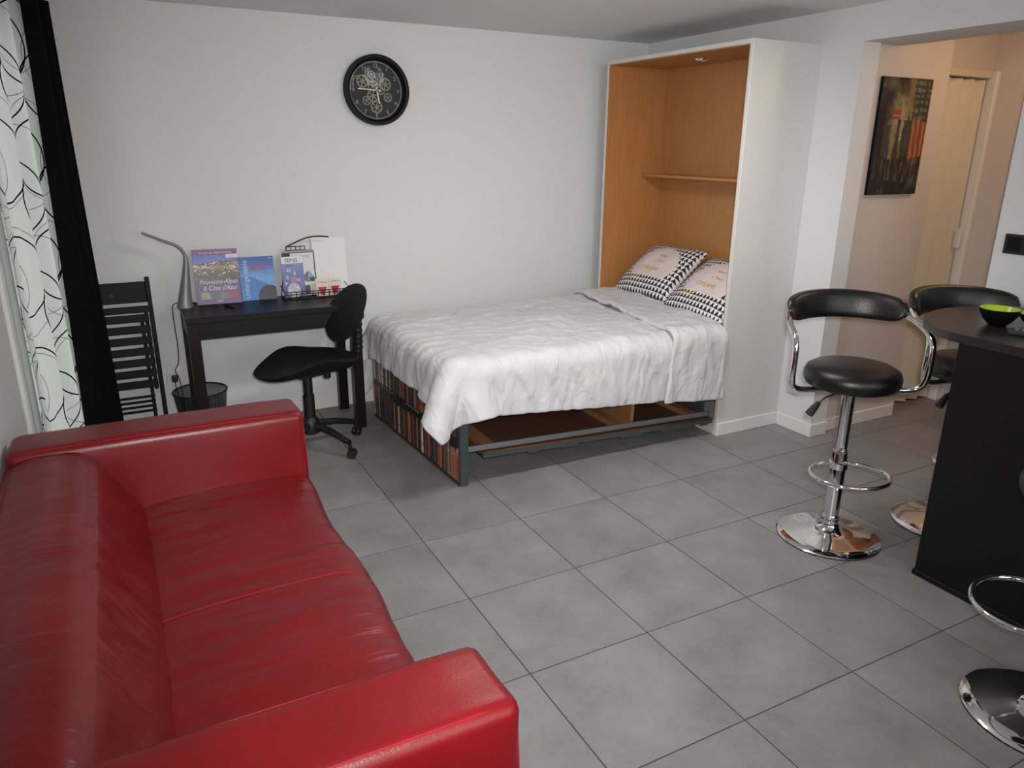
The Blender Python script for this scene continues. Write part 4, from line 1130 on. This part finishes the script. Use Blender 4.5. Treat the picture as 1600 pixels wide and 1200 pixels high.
# desk lamp: flared foot narrowing into a neck that bends into a long flat arm
def desk_lamp():
    Lp = thing('desk_lamp', 'silver-grey bent-neck desk lamp on the left end of the desk', 'lamp', (-0.672, 2.13, DZ+0.001))
    path = smooth_path([(0, 0, 0.0), (0.006, 0, 0.06), (0.019, 0, 0.15), (0.030, 0, 0.24), (0.024, -0.002, 0.285), (-0.006, -0.004, 0.322), (-0.06, -0.008, 0.348), (-0.112, -0.012, 0.373), (-0.160, -0.016, 0.397)], 8)
    n = len(path); bm = bmesh.new(); rings = []
    for i, p in enumerate(path):
        t_ = i/(n-1)
        tg = (path[min(i+1, n-1)]-path[max(i-1, 0)]).normalized()
        side = Vector((0, 1, 0)); nn = tg.cross(side).normalized()
        if t_ < 0.5: a, b = 0.009 + 0.034*max(0, 1-t_/0.46)**1.25, 0.012 + 0.038*max(0, 1-t_/0.46)**1.25
        else: a, b = 0.009-0.003*(t_-0.5)*2, 0.012+0.006*(t_-0.5)*2
        rings.append([bm.verts.new(p + nn*a*math.cos(2*PI*k/14)*(1 if i else 1) + side*b*math.sin(2*PI*k/14)) for k in range(14)])
    for r0, r1 in zip(rings, rings[1:]):
        for k in range(14): bm.faces.new((r0[k], r0[(k+1) % 14], r1[(k+1) % 14], r1[k]))
    bm.faces.new(rings[0]); bm.faces.new(rings[-1])
    for v in rings[0]: v.co.z = 0
    obj('neck_and_arm', bm, 'lamp_grey', Lp, True)
    e = path[-1]; e2 = path[-17]; d = (e-e2)
    obj('light_strip', tube([e2 + Vector((0, 0, -0.008)), e + Vector((0.006, 0, -0.008))], 0.004, 6), 'shell', Lp, True)
    obj('foot_trim', lathe([(0, 0), (0.043, 0), (0.043, 0.004), (0, 0.004)], 20), 'chrome', Lp, True)
    cb = obj('power_cable', tube(smooth_path([(0.03, 0.02, 0.006), (0.06, 0.06, 0.006), (0.02, 0.09, 0.004), (-0.052, 0.085, 0.0), (-0.06, 0.08, -0.10), (-0.058, 0.07, -0.22), (-0.065, 0.08, -0.32), (-0.085, 0.10, -0.37), (-0.07, 0.09, -0.42), (-0.062, 0.09, -0.56), (-0.06, 0.085, -0.70)], 6), 0.0028, 6), 'black', Lp, True)
desk_lamp()

# wire-mesh waste basket
def basket():
    W = thing('waste_basket', 'round black wire-mesh waste basket under the desk', 'basket', (-0.655, 2.075, 0))
    seg = 40; prof = [(0.105, 0.006), (0.115, 0.08), (0.125, 0.17), (0.137, 0.27)]
    for nm, pr in (('mesh_wall', prof),):
        bm = bmesh.new(); uvl = bm.loops.layers.uv.new('UVMap'); rings = [[bm.verts.new((r*math.cos(2*PI*k/seg), r*math.sin(2*PI*k/seg), z)) for k in range(seg)] for r, z in pr]
        for i in range(len(pr)-1):
            for k in range(seg):
                f = bm.faces.new((rings[i][k], rings[i][(k+1) % seg], rings[i+1][(k+1) % seg], rings[i+1][k]))
                for l, (uu, vv) in zip(f.loops, ((k, i), (k+1, i), (k+1, i+1), (k, i+1))): l[uvl].uv = (uu/seg*0.78, pr[vv][1])
        obj(nm, bm, 'wire_mesh', W, True)
    obj('rim', tube([(0.137*math.cos(2*PI*k/seg), 0.137*math.sin(2*PI*k/seg), 0.272) for k in range(seg)], 0.005, 8, True), 'black', W, True)
    obj('bottom', lathe([(0, 0.0), (0.106, 0.0), (0.106, 0.012), (0, 0.012)], seg), 'black', W, True)
basket()

# folded slatted chair leaning on the back wall
def folding_chair():
    F = thing('folding_chair', 'folded black slatted wooden chair leaning on the back wall beside the curtain', 'chair')
    lean = math.radians(4.5)
    F.matrix_world = lean_frame(-1.235, 2.135, 0.003, lean, 0.0)
    # local x across, y up the chair, z toward the room; total width 0.41, height 0.885
    w = 0.41
    def bx(nm, lo, hi, mt=None): obj(nm, box(lo, hi, 0.003, 1, mt), 'chair_wood', F)
    for x in (0.0, w-0.022):
        bx('back_post', (x, 0.0, -0.016), (x+0.022, 0.885, 0.016))
    bx('top_rail', (0.022, 0.755, -0.008), (w-0.022, 0.862, 0.010))
    obj('top_rail_hole', lathe([(0, 0), (0.011, 0), (0.011, 0.0015), (0, 0.0015)], 14), 'socket_hole', F, False, (w/2+0.02, 0.795, 0.0095))
    # seat folded flat: two rails and slats
    for x in (0.028, w-0.046): bx('seat_rail', (x, 0.29, 0.004), (x+0.018, 0.735, 0.030))
    for k in range(7):
        y = 0.305 + k*0.0585
        bx('seat_slat', (0.026, y, 0.030), (w-0.026, y+0.040, 0.042))
    bx('seat_front', (0.024, 0.705, 0.018), (w-0.024, 0.738, 0.044))
    # rear legs folded in
    for x in (0.052, w-0.070): bx('leg', (x, 0.02, -0.014), (x+0.018, 0.66, 0.003))
    for k in range(4):
        bx('leg_slat', (0.050, 0.165+0.026*k, -0.006), (w-0.050, 0.177+0.026*k, 0.008))
    bx('stretcher', (0.022, 0.100, -0.008), (w-0.022, 0.127, 0.010))
folding_chair()

# ------------------------------------------------------------------ desk chair on castors
def office_chair():
    C = thing('desk_chair', 'black swivel desk chair with contoured seat and oval back, on castors', 'chair', (-0.165, 1.655, 0), PI+0.30)
    # local +x = front
    n = 28; bm = bmesh.new(); top = []; bot = []
    for i in range(n+1):
        rt, rb = [], []
        for k in range(40):
            a = 2*PI*k/40; r = i/n
            ca, sa = math.cos(a), math.sin(a)
            ex = 0.272*(abs(ca)**0.85)*(1 if ca >= 0 else -1); ey = (0.205 - 0.045*ca)*(abs(sa)**0.85)*(1 if sa >= 0 else -1)
            x, y = ex*r, ey*r
            z = 0.034*math.exp(-((x-0.02)/0.13)**2)*(abs(y)/0.2)**2 + 0.016*(abs(y)/0.2)**2 - 0.016*max(0, (x-0.04)/0.22)**2 + 0.012 + 0.012*max(0, (-x-0.1)/0.16)**2
            e = (1-min(1, r)**6)
            rt.append((x, y, 0.458 + z + 0.014*e)); rb.append((x*0.96, y*0.96, 0.458 + z - 0.034*e - 0.014))
        top.append(rt); bot.append(rb)
    def sheetify(rows, flip):
        rings = [[bm.verts.new(p) for p in row] for row in rows[1:]]
        cen = bm.verts.new(rows[0][0])
        for k in range(40): bm.faces.new((cen, rings[0][k], rings[0][(k+1) % 40]))
        for r0, r1 in zip(rings, rings[1:]):
            for k in range(40): bm.faces.new((r0[k], r1[k], r1[(k+1) % 40], r0[(k+1) % 40]))
        return rings[-1]
    ra = sheetify(top, False); rb = sheetify(bot, True)
    for k in range(40): bm.faces.new((ra[k], rb[k], rb[(k+1) % 40], ra[(k+1) % 40]))
    obj('seat', bm, 'chair_plastic', C, True, angle=60)
    # back: oval dished shell leaning back
    bm = bmesh.new(); rows = []; rows2 = []
    tilt = math.radians(30)
    def bp(u, v, off):
        y = 0.160*u; h = 0.168*v
        dish = 0.035*(u*u) + 0.012*v*v
        return Vector((-0.265 + dish - off - h*math.sin(tilt), y, 0.70 + h*math.cos(tilt)))
    for i in range(11):
        r = i/10
        rows.append([bp(r*math.cos(2*PI*k/36), r*math.sin(2*PI*k/36), 0.0 + 0.012*r**6) for k in range(36)])
        rows2.append([bp(r*math.cos(2*PI*k/36)*0.99, r*math.sin(2*PI*k/36)*0.99, 0.036 - 0.018*r**4) for k in range(36)])
    def fan(rows):
        rings = [[bm.verts.new(p) for p in row] for row in rows[1:]]; cen = bm.verts.new(rows[0][0])
        for k in range(36): bm.faces.new((cen, rings[0][k], rings[0][(k+1) % 36]))
        for r0, r1 in zip(rings, rings[1:]):
            for k in range(36): bm.faces.new((r0[k], r1[k], r1[(k+1) % 36], r0[(k+1) % 36]))
        return rings[-1]
    ra = fan(rows); rb = fan(rows2)
    for k in range(36): bm.faces.new((ra[k], rb[k], rb[(k+1) % 36], ra[(k+1) % 36]))
    obj('backrest', bm, 'chair_plastic', C, True, angle=60)
    br = smooth_path([(-0.08, 0, 0.425), (-0.20, 0, 0.42), (-0.285, 0, 0.435), (-0.318, 0, 0.48), (-0.322, 0, 0.56), (-0.325, 0, 0.65), (-0.335, 0, 0.72)], 8)
    obj('back_bracket', tube(br, [0.024 + 0.003*math.sin(i*2.2) for i in range(len(br))], 12), 'chair_plastic', C, True)
    obj('back_hub', box((-0.345, -0.045, 0.66), (-0.30, 0.045, 0.76), 0.012, 2), 'black', C, True)
    kn = obj('tilt_knob', lathe([(0, -0.025), (0.018, -0.025), (0.02, 0), (0.018, 0.025), (0, 0.025)], 16), 'black', C, True, (-0.10, 0.03, 0.405))
    obj('mechanism', box((-0.11, -0.055, 0.405), (0.07, 0.055, 0.436), 0.008, 2), 'black', C)
    obj('gas_lift', lathe([(0, 0.17), (0.029, 0.17), (0.029, 0.30), (0.024, 0.305), (0.024, 0.40), (0.030, 0.405), (0.030, 0.415), (0, 0.415)], 20), 'black', C, True)
    obj('hub', lathe([(0, 0.09), (0.045, 0.09), (0.05, 0.11), (0.042, 0.165), (0.03, 0.18), (0, 0.18)], 20), 'black', C, True)
    a0 = math.radians(-57.6) - (PI+0.30)
    for k in range(5):
        a = a0 + 2*PI*k/5; d = Vector((math.cos(a), math.sin(a), 0))
        lg = obj('base_leg', tube([d*0.03 + Vector((0, 0, 0.135)), d*0.15 + Vector((0, 0, 0.118)), d*0.265 + Vector((0, 0, 0.085))], [0.021, 0.018, 0.014], 10), 'black', C, True)
        ctr = d*0.268
        obj('castor_stem', tube([ctr + Vector((0, 0, 0.05)), ctr + Vector((0, 0, 0.086))], 0.010, 8), 'black', lg, True)
        for sd in (-1, 1):
            w = lathe([(0, -0.009), (0.022, -0.009), (0.025, -0.005), (0.025, 0.005), (0.022, 0.009), (0, 0.009)], 18)
            mt = T3(ctr.x, ctr.y, 0.025) @ Matrix.Rotation(a+0.6, 4, 'Z') @ T3(0.008, sd*0.012, 0) @ Matrix.Rotation(PI/2, 4, 'X')
            bmesh.ops.transform(w, matrix=mt, verts=w.verts[:])
            obj('castor_wheel', w, 'black', lg, True)
office_chair()

# ------------------------------------------------------------------ bar counter and stools
bar = thing('bar_counter', 'black bar counter with a dark round-ended top', 'counter', (0, 0, 0))
obj('counter_body', box((1.588, -2.35, 0.02), (XR-0.002, -0.625, 0.915), 0.002, 1), 'bar_black', bar)
obj('plinth', box((1.583, -2.345, 0.0), (XR-0.014, -0.619, 0.022), 0.002, 1), 'bar_black', bar)
ol = [(XR-0.002, -2.36), (XR-0.002, -0.64)] + [(1.975+0.39*math.cos(a), -0.64+0.318*math.sin(a)) for a in [PI*k/36 for k in range(1, 37)]] + [(1.585, -2.36)]
obj('counter_top', prism(ol, 0.915, 0.946, 0.003), 'bar_top', bar)
obj('top_bracket', box((1.93, -0.625, 0.86), (1.955, -0.42, 0.915), 0.002, 1), 'steel', bar)

def bar_stool():
    S = thing('bar_stool', 'x', 'stool', (0, 0, 0), 0, 'black and chrome bar stools')
    # local +x = front
    obj('base', lathe([(0, 0.0), (0.205, 0.0), (0.206, 0.006), (0.200, 0.011), (0.16, 0.020), (0.10, 0.030), (0.06, 0.040), (0.042, 0.052), (0.036, 0.07), (0.036, 0.085), (0, 0.085)], 64), 'chrome', S, True, angle=50)
    obj('base_gasket', lathe([(0.198, 0.0005), (0.2065, 0.0005), (0.2065, 0.004), (0.198, 0.004)], 48), 'black', S, True)
    obj('column', lathe([(0.031, 0.085), (0.031, 0.37), (0.029, 0.375), (0.029, 0.385), (0.025, 0.388), (0.025, 0.655), (0, 0.655)], 32), 'chrome', S, True)
    obj('collar', lathe([(0.036, 0.08), (0.038, 0.09), (0.036, 0.10), (0.031, 0.10)], 28), 'chrome', S, True)
    ring = []
    for k in range(40):
        a = 2*PI*k/40; ring.append((0.105 + 0.125*math.cos(a)*(1.0), 0.150*math.sin(a), 0.325 + 0.0*math.cos(a)))
    rg = obj('footrest', tube(ring, 0.009, 10, True), 'chrome', S, True)
    obj('footrest_clamp', lathe([(0.031, 0.31), (0.037, 0.312), (0.037, 0.338), (0.031, 0.34)], 28), 'chrome', S, True)
    obj('seat', lathe([(0, 0.665), (0.155, 0.665), (0.172, 0.672), (0.180, 0.690), (0.180, 0.712), (0.172, 0.732), (0.15, 0.745), (0.09, 0.752), (0, 0.754)], 56), 'leather_black', S, True, angle=80)
    obj('seat_plate', box((-0.09, -0.09, 0.652), (0.09, 0.09, 0.665), 0.002, 1), 'black', S)
    for sd in (-1, 1):
        pts = smooth_path([(0.0, 0.0, 0.655), (0.02, sd*0.12, 0.655), (0.035, sd*0.20, 0.657), (0.05, sd*0.243, 0.672), (0.062, sd*0.258, 0.71), (0.068, sd*0.260, 0.79), (0.058, sd*0.260, 0.852), (0.022, sd*0.258, 0.880), (-0.05, sd*0.252, 0.903), (-0.125, sd*0.226, 0.922)], 6)
        obj('arm_tube', tube(pts, 0.0115, 12), 'chrome', S, True)
    # curved padded back
    bm = bmesh.new(); secs = []; n = 30; A0 = math.radians(66)
    prof = []
    for k in range(20):
        a = 2*PI*k/20; ca, sa = math.cos(a), math.sin(a)
        prof.append((0.027*(abs(ca)**0.6)*(1 if ca >= 0 else -1), 0.056*(abs(sa)**0.6)*(1 if sa >= 0 else -1)))
    for i in range(n+1):
        t_ = i/n*2-1; a = PI + A0*t_
        e = max(0.0, 1-abs(t_)**10)**0.5*0.94 + 0.06
        e = e*(1-0.18*t_*t_)
        secs.append([bm.verts.new(((0.250+p*e + 0.012*(q/0.056))*math.cos(a), (0.250+p*e + 0.012*(q/0.056))*math.sin(a), 0.935 + q*e + 0.010*(1-t_*t_))) for p, q in prof])
    for r0, r1 in zip(secs, secs[1:]):
        for k in range(20): bm.faces.new((r0[k], r1[k], r1[(k+1) % 20], r0[(k+1) % 20]))
    bm.faces.new(secs[0]); bm.faces.new(secs[-1])
    obj('backrest', bm, 'leather_black', S, True, angle=70)
    lv = obj('lever', tube([(0.03, -0.05, 0.648), (0.06, -0.12, 0.632), (0.072, -0.15, 0.612)], 0.004, 8), 'chrome', S, True)
    obj('grip', tube([(0.070, -0.146, 0.616), (0.078, -0.165, 0.595), (0.086, -0.186, 0.572)], [0.009, 0.014, 0.016], 12), 'black', lv, True)
    return S
st0 = bar_stool()
face = math.atan2(-0.88, -0.47)
spots = [((1.538, -0.267), face, 'black and chrome bar stool standing clear in front of the bar end'),
         ((2.084, -0.415), math.radians(-112), 'black and chrome bar stool behind the round bar end, mostly hidden'),
         ((1.225, -1.280), math.radians(110), 'black and chrome bar stool nearest the camera, only foot and footrest in view')]
for k, ((x, y), a, lab) in enumerate(spots):
    o = st0 if k == 0 else copy_tree(st0)
    o.location = (x, y, 0); o.rotation_euler = (0, 0, a); o['label'] = lab

def bowl(label, x, y, sc_=(0.92, 0.92, 0.95)):
    b = thing('bowl', label, 'bowl', (x, y, 0.9465), 0, 'green-lined bowls on the bar'); b.scale = sc_
    obj('outside', lathe([(0, 0.0), (0.030, 0.0), (0.034, 0.004), (0.052, 0.022), (0.066, 0.044), (0.072, 0.064), (0.0705, 0.0655)], 40), 'clock_black', b, True)
    o = obj('inside', lathe([(0.0705, 0.0655), (0.069, 0.064), (0.063, 0.045), (0.050, 0.026), (0.032, 0.011), (0, 0.007)], 40), 'lime', b, True); o['label'] = 'lime green glazed inside'
bowl('black bowl with a lime green inside at the round end of the bar', 1.845, -0.598)
bowl('lower black bowl with lime green inside at the right picture edge', 1.948, -0.680, (0.88, 0.88, 0.72))
rm = thing('remote_control', 'dark grey remote control lying on the bar beside the bowls', 'remote control', (1.780, -0.770, 0.9465), math.radians(-68))
obj('shell', box((-0.085, -0.024, 0), (0.085, 0.024, 0.018), 0.006, 2), 'remote_grey', rm, True)
for i in range(7):
    for j in range(3): obj('button', box((-0.066+0.02*i, -0.017+0.012*j, 0.0175), (-0.055+0.02*i, -0.009+0.012*j, 0.0198), 0.001, 1), 'red_ink' if (i, j) == (0, 0) else 'button', rm)

# ------------------------------------------------------------------ wall clock with gears
def clock():
    R = 0.188
    C = thing('wall_clock', 'round black wall clock with exposed brass gears', 'clock')
    C.matrix_world = wall_m((0.468, YB-0.001, 1.846), (1, 0, 0), (0, 0, 1), (0, -1, 0))
    obj('rim', lathe([(R-0.012, 0), (R, 0.004), (R, 0.045), (R-0.004, 0.054), (R-0.014, 0.056), (R-0.026, 0.050), (R-0.030, 0.036), (R-0.030, 0.012)], 72), 'clock_black', C, True, angle=50)
    obj('dial', lathe([(0, 0.010), (R-0.028, 0.010), (R-0.028, 0.004), (0, 0.004)], 64), 'clock_face', C, True)
    obj('minute_track', lathe([(R-0.040, 0.0104), (R-0.038, 0.0116), (R-0.036, 0.0104)], 64), 'numeral', C, True)
    for h in range(1, 13):
        a = PI/2 - 2*PI*h/12; rr_ = R-0.058
        text_mesh('numeral', str(h), 0.030, 'numeral', C, T3(rr_*math.cos(a), rr_*math.sin(a)-0.010, 0.0125), 'CENTER')
        obj('hour_mark', box((R-0.046, -0.0015, 0.0105), (R-0.034, 0.0015, 0.012), 0, 1, Matrix.Rotation(a, 4, 'Z')), 'numeral', C)
    def gear(x, y, r, teeth, z, spokes, th=0.004):
        bm = bmesh.new(); n = teeth*4; rings = []
        ri = r*0.74
        for zz in (0, th):
            outer = []; inner = []
            for k in range(n):
                a = 2*PI*k/n; ro = r if k % 4 in (0, 1) else r*0.90
                outer.append(bm.verts.new((ro*math.cos(a), ro*math.sin(a), zz))); inner.append(bm.verts.new((ri*math.cos(a), ri*math.sin(a), zz)))
            rings.append((outer, inner))
        (o0, i0), (o1, i1) = rings
        for k in range(n):
            m = (k+1) % n
            bm.faces.new((o0[k], o0[m], i0[m], i0[k])); bm.faces.new((o1[k], i1[k], i1[m], o1[m]))
            bm.faces.new((o0[k], o1[k], o1[m], o0[m])); bm.faces.new((i0[k], i0[m], i1[m], i1[k]))
        g = obj('gear', bm, 'gear', C, False, (x, y, z))
        for k in range(spokes):
            obj('spoke', box((r*0.12, -r*0.09, 0.0005), (ri*1.02, r*0.09, th-0.0005), 0, 1, Matrix.Rotation(2*PI*k/spokes+0.3, 4, 'Z')), 'gear', g)
        obj('gear_hub', lathe([(0, 0), (r*0.26, 0), (r*0.26, th+0.002), (0, th+0.002)], 14), 'gear', g)
    k = 0.428/1000          # picture-to-clock scale of the study crop
    for x, y, r, te, z, s in ((-0.026, 0.082, 0.023, 12, 0.013, 5), (-0.078, 0.046, 0.036, 18, 0.013, 6), (0.054, 0.033, 0.036, 18, 0.013, 6), (0.066, -0.036, 0.026, 14, 0.014, 5), (-0.002, -0.088, 0.036, 18, 0.013, 6), (-0.058, -0.055, 0.026, 14, 0.014, 5), (-0.020, 0.022, 0.032, 16, 0.018, 5), (-0.022, -0.030, 0.036, 18, 0.018, 6), (0.024, 0.0, 0.024, 12, 0.019, 5)):
        gear(x, y, r, te, z, s)
    obj('arbor', lathe([(0, 0.012), (0.008, 0.012), (0.008, 0.034), (0, 0.034)], 14), 'gear', C, True)
    obj('minute_hand', box((-0.02, -0.0032, 0.030), (0.110, 0.0032, 0.032), 0, 1, Matrix.Rotation(math.radians(177), 4, 'Z')), 'hand', C)
    obj('hour_hand', box((-0.016, -0.004, 0.0265), (0.072, 0.004, 0.0285), 0, 1, Matrix.Rotation(math.radians(-80), 4, 'Z')), 'hand', C)
    obj('glass', lathe([(0, 0.041), (R-0.029, 0.041), (R-0.029, 0.0395), (0, 0.0395)], 48), 'clock_glass', C, True)
clock()

# ------------------------------------------------------------------ canvas in the hall
def city(u, v):
    n = fbm(u*4, v*7, 1.1); n2 = fbm(u*16, v*10, 4.0); st = fbm(u*26, v*5, 7.0); q = hsh(int(u*60), int(v*90), 1)
    cl = lambda x: min(1.0, max(0.0, x))
    c = mixc(c255(44, 38, 32), c255(96, 90, 66), cl(0.35+0.9*n+0.4*n2))
    glow = math.exp(-((u-0.52)/0.26)**2 - ((v-0.60)/0.24)**2)                     # pale sky behind the towers
    c = mixc(c, mixc(c255(190, 180, 142), c255(150, 140, 104), cl(0.5+n2)), cl(1.25*glow+0.35*n))
    if u > 0.52 and v > 0.70: c = mixc(c, c255(164, 140, 74), cl(0.7*math.exp(-((u-0.60)/0.09)**2)+0.2*n))
    if u > 0.66 - 0.03*n and v > 0.63 + 0.03*n: c = mixc(c, mixc(c255(40, 40, 38), c255(138, 134, 116), cl(0.25+0.9*(math.sin(v*105+2*n) > 0.1)*(math.sin(u*70+3*n2) > -0.3))), 0.8)
    if u > 0.68 + 0.02*n2 and 0.28 + 0.1*n < v <= 0.64 + 0.03*n: c = mixc(c255(156, 56, 38), mixc(c255(190, 150, 98), c255(150, 110, 70), q), cl(0.5+1.6*math.sin(u*62+1.5*n)+0.8*st))
    for cx, w, top, col in ((0.20, 0.075, 0.60, (70, 74, 66)), (0.06, 0.075, 0.74, (28, 24, 22)), (0.335, 0.045, 0.60, (156, 142, 98)), (0.425, 0.032, 0.655, (54, 56, 66)), (0.505, 0.03, 0.47, (138, 96, 56)), (0.605, 0.085, 0.645, (60, 60, 60))):
        if abs(u-cx + 0.012*n2) < w and v < top: c = mixc(c255(*col), mixc(c, c255(30, 28, 26), 0.3), cl(0.15+0.35*st+0.2*n2))
    if abs(u-0.607) < 0.010 + 0.16*max(0, 0.70-v) and 0.64 < v < 0.745: c = c255(62, 60, 60)
    if 0.27 + 0.02*n2 < u < 0.43 and 0.655 < v < 0.735: c = c255(176, 66, 44) if not 0.684 < v < 0.692 else c255(206, 190, 170)
    if v < 0.34 + 0.05*n: c = mixc(c, mixc(c255(28, 24, 22), c255(128, 122, 108), cl(0.22+0.9*st+0.5*n2)), 0.82)
    if v < 0.13 + 0.05*n: c = mixc(c255(26, 26, 26), c255(84, 104, 92), cl(0.15+1.1*n+0.4*n2))
    k = 0.86 + 0.2*(q-0.5)
    return (c[0]*k, c[1]*k, c[2]*k)
pc = thing('canvas_picture', 'unframed tall city collage canvas in dark and rust tones on the hall wall', 'picture')
pc.matrix_world = wall_m((2.572, 0.5955, 1.322), (1, 0, 0), (0, 0, 1), (0, -1, 0))
cv = obj('canvas', box((0, 0, 0), (0.392, 0.582, 0.018), 0.001, 1), 'clock_black', pc)
painted('city_print', 0.390, 0.580, 78, 116, city, cv, 0.0, 'canvas', T3(0.001, 0.001, 0.0186))
